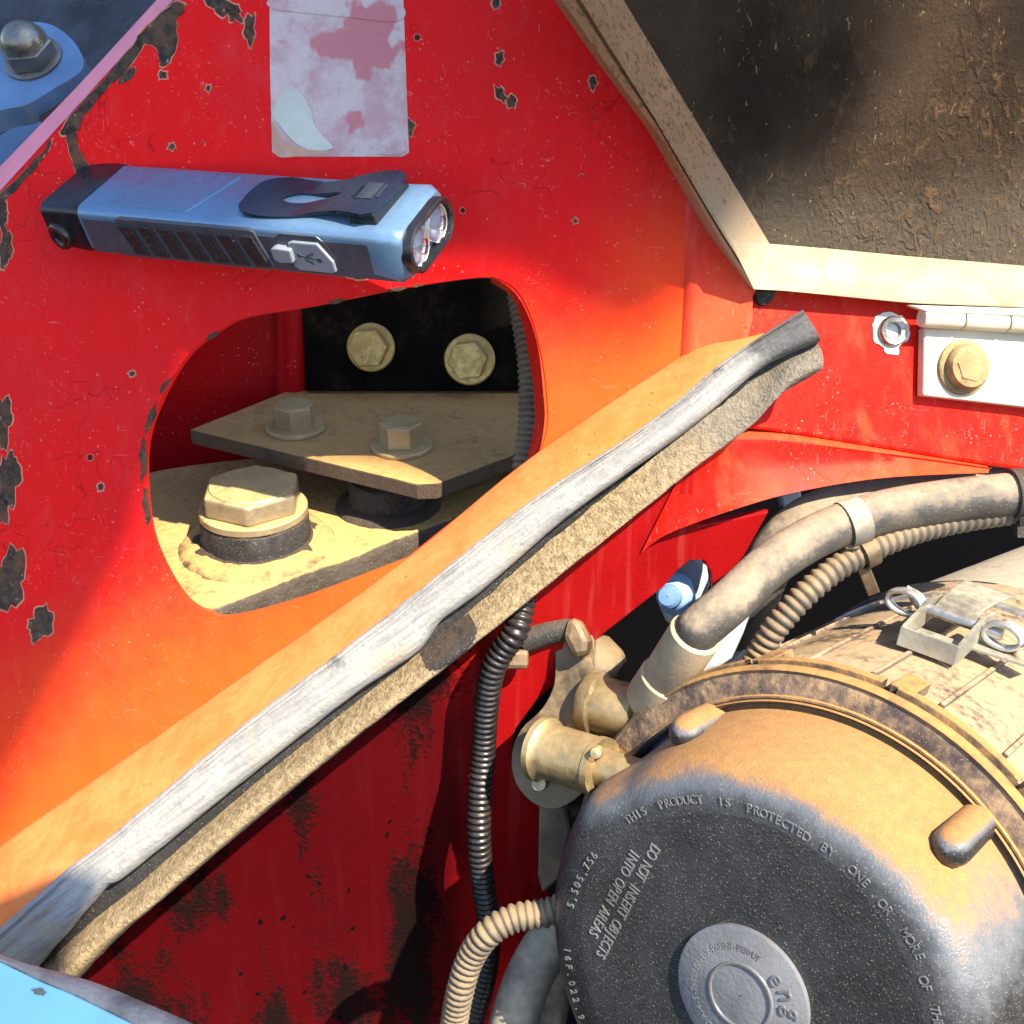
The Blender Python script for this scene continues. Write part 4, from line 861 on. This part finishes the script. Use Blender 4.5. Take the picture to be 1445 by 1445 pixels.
mb = MB(); mb.lathe([(.0098, .0098)] + [(.0095 * math.cos(q), .0108 + .0085 * math.sin(q)) for q in [math.pi / 2 * k / 8 for k in range(8)]] + [(.0002, .0193)], e0, Pl.n, 32); obj('dome', mb, M['nut'], nu, smooth=180)

# ------------------------------------------------------------ pale rail at the lower left corner
Pc = Plane(W(60, 1400, .475), cdir(-.12, .62, .78))
ra = thing('pale_rail', 'pale blue painted rail end with a grimy grey lip at the lower left corner', 'rail', Pc.at(60, 1420))
mb = MB(); mb.prism([Pc.at(x, y) for x, y in [(-140, 1300), (0, 1357), (62, 1387), (100, 1402), (190, 1446), (420, 1570), (420, 1750), (-140, 1750)]], -Pc.n * .006); obj('face', mb, M['sky_paint'], ra, bevel=.0008)
mb = MB(); R = []
for i, (x, y, x2, y2) in enumerate([(-140, 1300, -120, 1293), (0, 1357, 12, 1351), (58, 1386, 100, 1376), (100, 1403, 160, 1396), (190, 1447, 262, 1440), (300, 1505, 370, 1494), (420, 1571, 490, 1556)]):
    p, q = Pc.at(x, y), Pc.at(x2, y2, -.001); R.append([p - Pc.n * .001, p.lerp(q, .4) + Pc.n * .002, q, q - Pc.n * .006])
R = [[c for c in r] for r in R]; cols = list(zip(*R)); R = list(zip(*[resample(crom(list(c), 8), 60) for c in cols]))
R = [[p + Pc.n * .0012 * noise.noise(p * 200) for p in r] for r in R]
mb.rings(R, False); obj('lip', mb, M['grey_lip'], ra, smooth=180)
mb = MB(); mb.prism(blob((55, 1399), 9, 5, .1, Pc, .0004, 3), -Pc.n * .001); obj('paint_chip', mb, M['grey_lip'], ra)

# ------------------------------------------------------------ flashlight held on the panel
FX = cdir(.913, -.16, .377); FY = cdir(.38, .68, -.63); FZ = FX.cross(FY).normalized(); FY = FZ.cross(FX).normalized()
F0 = W(85, 353, .520)
fl_ = thing('flashlight', 'flat grey blue flashlight with black clip and twin lenses held on the red panel', 'flashlight', F0)
fl_.rotation_mode = 'QUATERNION'; fl_.rotation_quaternion = Matrix((FX, FY, FZ)).transposed().to_quaternion()
fl_.scale = (1.11, 1.11, 1.11)
FL, FWd, FH = .150, .034, .019
def rr(x, w0, w1, h0, h1, r, n=5):
    out = []
    for cx, cy, q0 in ((w1 - r, h1 - r, 0), (w0 + r, h1 - r, 90), (w0 + r, h0 + r, 180), (w1 - r, h0 + r, 270)):
        for k in range(n): q = math.radians(q0 + 90 * k / (n - 1)); out.append(V((x, cx + r * math.cos(q), cy + r * math.sin(q))))
    return out
def fobj(name, mb, mat, parent=fl_, **k): return obj(name, mb, mat, parent, local=True, **k)
mb = MB(); mb.rings([rr(.014, 0, FWd, 0, FH, .0035), rr(.10, 0, FWd, 0, FH, .0035), rr(.138, -.0003, FWd + .0003, -.0003, FH + .0003, .0038), rr(FL - .003, -.0006, FWd + .0006, -.0006, FH + .0006, .0042), rr(FL, .001, FWd - .001, .001, FH - .001, .0042)]); fobj('body', mb, M['alu'], smooth=40)
mb = MB(); mb.rings([rr(-.004, .003, FWd - .003, .004, FH - .003, .003), rr(-.001, .0, FWd, .001, FH, .0035), rr(.013, -.0004, FWd + .0004, -.0004, FH + .0004, .0036), rr(.0145, -.0004, FWd + .0004, -.0004, FH + .0004, .0036), rr(.0165, -.0002, FWd + .0002, -.0002, FH + .0002, .0036)]); fobj('tail_cap', mb, M['black_plastic'], smooth=40)
mb = MB(); mb.lathe([(.0024, -.002), (.0026, .0014), (.0048, .0016), (.0056, .0004), (.0054, -.003), (.0024, -.003)], V((.0035, .0, .0065)), V((-.25, -1, 0)), 20); fobj('lanyard_loop', mb, M['black_plastic'], smooth=180)
mb = MB(); mb.prism([V((x, y, FH + .0004)) for x, y in [(.028, .004), (.064, .004), (.072, .029), (.036, .029)]], V((0, 0, -.002))); fobj('top_panel', mb, M['alu'], bevel=.0004)
# rubber grip on the front face
mb = MB(); mb.prism([V((x, -.0008, z)) for x, z in [(.030, .003), (.034, .0165), (.036, .0172), (.092, .0172), (.094, .0165), (.098, .003), (.096, .001), (.032, .001)]], V((0, .002, 0))); gp = fobj('grip', mb, M['alu_dark'], bevel=.0005)
for k in range(7):
    x = .0345 + k * .0087; mb = MB(); mb.prism([V((x + .004 + .0, -.0016, .0025)), V((x + .0000, -.0016, .0150)), V((x + .0062, -.0016, .0150)), V((x + .0102, -.0016, .0025))], V((0, .002, 0))); fobj('grip_rib', mb, M['grip'], gp, bevel=.0006)
mb = MB(); mb.prism([V((x, -.0003, z)) for x, z in [(.0180, .0014), (.0180, .0150), (.146, .0148), (.146, .0014)]], V((0, .002, 0))); fobj('front_shell', mb, M['alu_dark'], bevel=.0002)
# port cover
mb = MB(); mb.prism([V((x, -.0004, z)) for x, z in [(.0985, .0040), (.1005, .0140), (.104, .0165), (.119, .0165), (.122, .0140), (.127, .0030), (.126, .0012), (.101, .0012)]], V((0, .001, 0))); pc = fobj('port_surround', mb, M['alu_dark'], bevel=.0003)
mb = MB(); mb.prism([V((x, -.0013, z)) for x, z in [(.107, .0040), (.107, .0135), (.109, .0142), (.119, .0142), (.1235, .0075), (.1235, .0035), (.122, .0028), (.109, .0028)]], V((0, .0015, 0))); mb.prism([V((x, -.0030, z)) for x, z in [(.1005, .0075), (.1005, .0115), (.1025, .0122), (.1085, .0118), (.1085, .0068), (.102, .0064)]], V((0, .003, 0))); cv = fobj('port_cover', mb, M['port'], pc, bevel=.0005)
mb = MB(); y = -.0014
mb.box(V((.1145, y, .0085)), V((.004, 0, -.0006)), V((0, .0002, 0)), V((0, 0, .0003))); mb.box(V((.1185, y, .0079)), V((.0009, 0, .0)), V((0, .0002, 0)), V((0, 0, .0009)))
mb.box(V((.1150, y, .0097)), V((.0016, 0, .0008)), V((0, .0002, 0)), V((.0, 0, .0003))); mb.box(V((.1140, y, .0070)), V((.0014, 0, -.0008)), V((0, .0002, 0)), V((0, 0, .0003))); mb.lathe([(.0008, -.0002), (.0008, .0002)], V((.1105, y, .0091)), V((0, -1, 0)), 12, cap1=True, cap0=True); fobj('usb_mark', mb, M['alu_dark'], cv)
# clip
def clipz(x): return FH + .0052 - .0042 * max(0, min(1, (.118 + .0115 - x) / .022)) + .0030 * max(0, (.090 + .0115 - x) / .02) ** 2
CX = .0115
oc = crom(px2([(.0735, .010), (.0745, .0055), (.080, .0035), (.092, .0045), (.104, .0065), (.114, .0055), (.128, .0050), (.1285, .030), (.115, .030), (.104, .0275), (.092, .0285), (.082, .029), (.075, .024), (.0733, .017)]), 3, True)
sl_ = crom(px2([(.0855, .0165), (.090, .0135), (.100, .0145), (.108, .0165), (.108, .0185), (.100, .0195), (.091, .020)]), 3, True)
mb = MB(); mb.prism([V((p.x + CX, p.y, clipz(p.x + CX))) for p in oc], V((0, 0, -.0013)), [[V((p.x + CX, p.y, clipz(p.x + CX))) for p in sl_]]); cl = fobj('clip', mb, M['clip'], bevel=.0004)
mb = MB(); mb.box(V((.1235 + CX, .0175, FH + .0018)), V((.0052, 0, 0)), V((0, .0126, 0)), V((0, 0, .0024))); fobj('clip_base', mb, M['black_plastic'], cl, bevel=.0006)
mb = MB()
for xx in (.1165, .1255): mb.box(V((xx + CX, .0175, FH + .0054)), V((.0003, 0, 0)), V((0, .004, 0)), V((0, 0, .0003)))
mb.box(V((.121 + CX, .0175, FH + .0053)), V((.0030, 0, 0)), V((0, .0050, 0)), V((0, 0, .0002))); fobj('clip_emblem', mb, M['slate'], cl)
# bezel: figure of eight rim round two reflectors
def eight(x, g):
    out = []
    for k in range(48):
        q = 2 * math.pi * k / 48; cx = .0092 if math.cos(q) < 0 else FWd - .0092
        yy = cx + (.0076 + g) * math.cos(q); out.append(V((x, yy, FH / 2 + (.0076 + g) * math.sin(q) * (1 - .0 * 1))))
    for p in out:
        w = max(0, 1 - abs(p.y - FWd / 2) / .0075); p.z = FH / 2 + (p.z - FH / 2) * (1 - .22 * w * w)
    return out
mb = MB(); mb.rings([eight(FL - .002, .0010), eight(FL + .0030, .0010), eight(FL + .0036, .0002), eight(FL + .0030, -.0010), eight(FL - .001, -.0014)], True, False, True); fobj('bezel', mb, M['black_plastic'], smooth=40)
for yc in (.0098, FWd - .0098):
    mb = MB(); mb.lathe([(.0066, .0018), (.0060, -.001), (.0045, -.004), (.0025, -.0062), (.0016, -.007)], V((FL, yc, FH / 2)), V((1, 0, 0)), 32); rf = fobj('reflector', mb, M['lens'], smooth=180)
    mb = MB(); mb.lathe([(.0018, -.0068), (.0018, -.0055), (.0012, -.005), (.0001, -.0048)], V((FL, yc, FH / 2)), V((1, 0, 0)), 20); fobj('led', mb, M['led'], rf, smooth=40)
    mb = MB(); mb.lathe([(.0066, .0012), (.0055, .0022), (.003, .0030), (.0001, .0033), (.0001, .0020), (.003, .0017), (.0055, .0010), (.0066, .0004)], V((FL, yc, FH / 2)), V((1, 0, 0)), 32); fobj('lens', mb, M['glass'], smooth=180)
mb = MB(); mb.lathe([(.0085, 0), (.0085, -.0016), (.007, -.0022)], V((.118, .0165, -.0004)), V((0, 0, 1)), 28, cap1=True); fobj('magnet_foot', mb, M['black_plastic'], smooth=40)
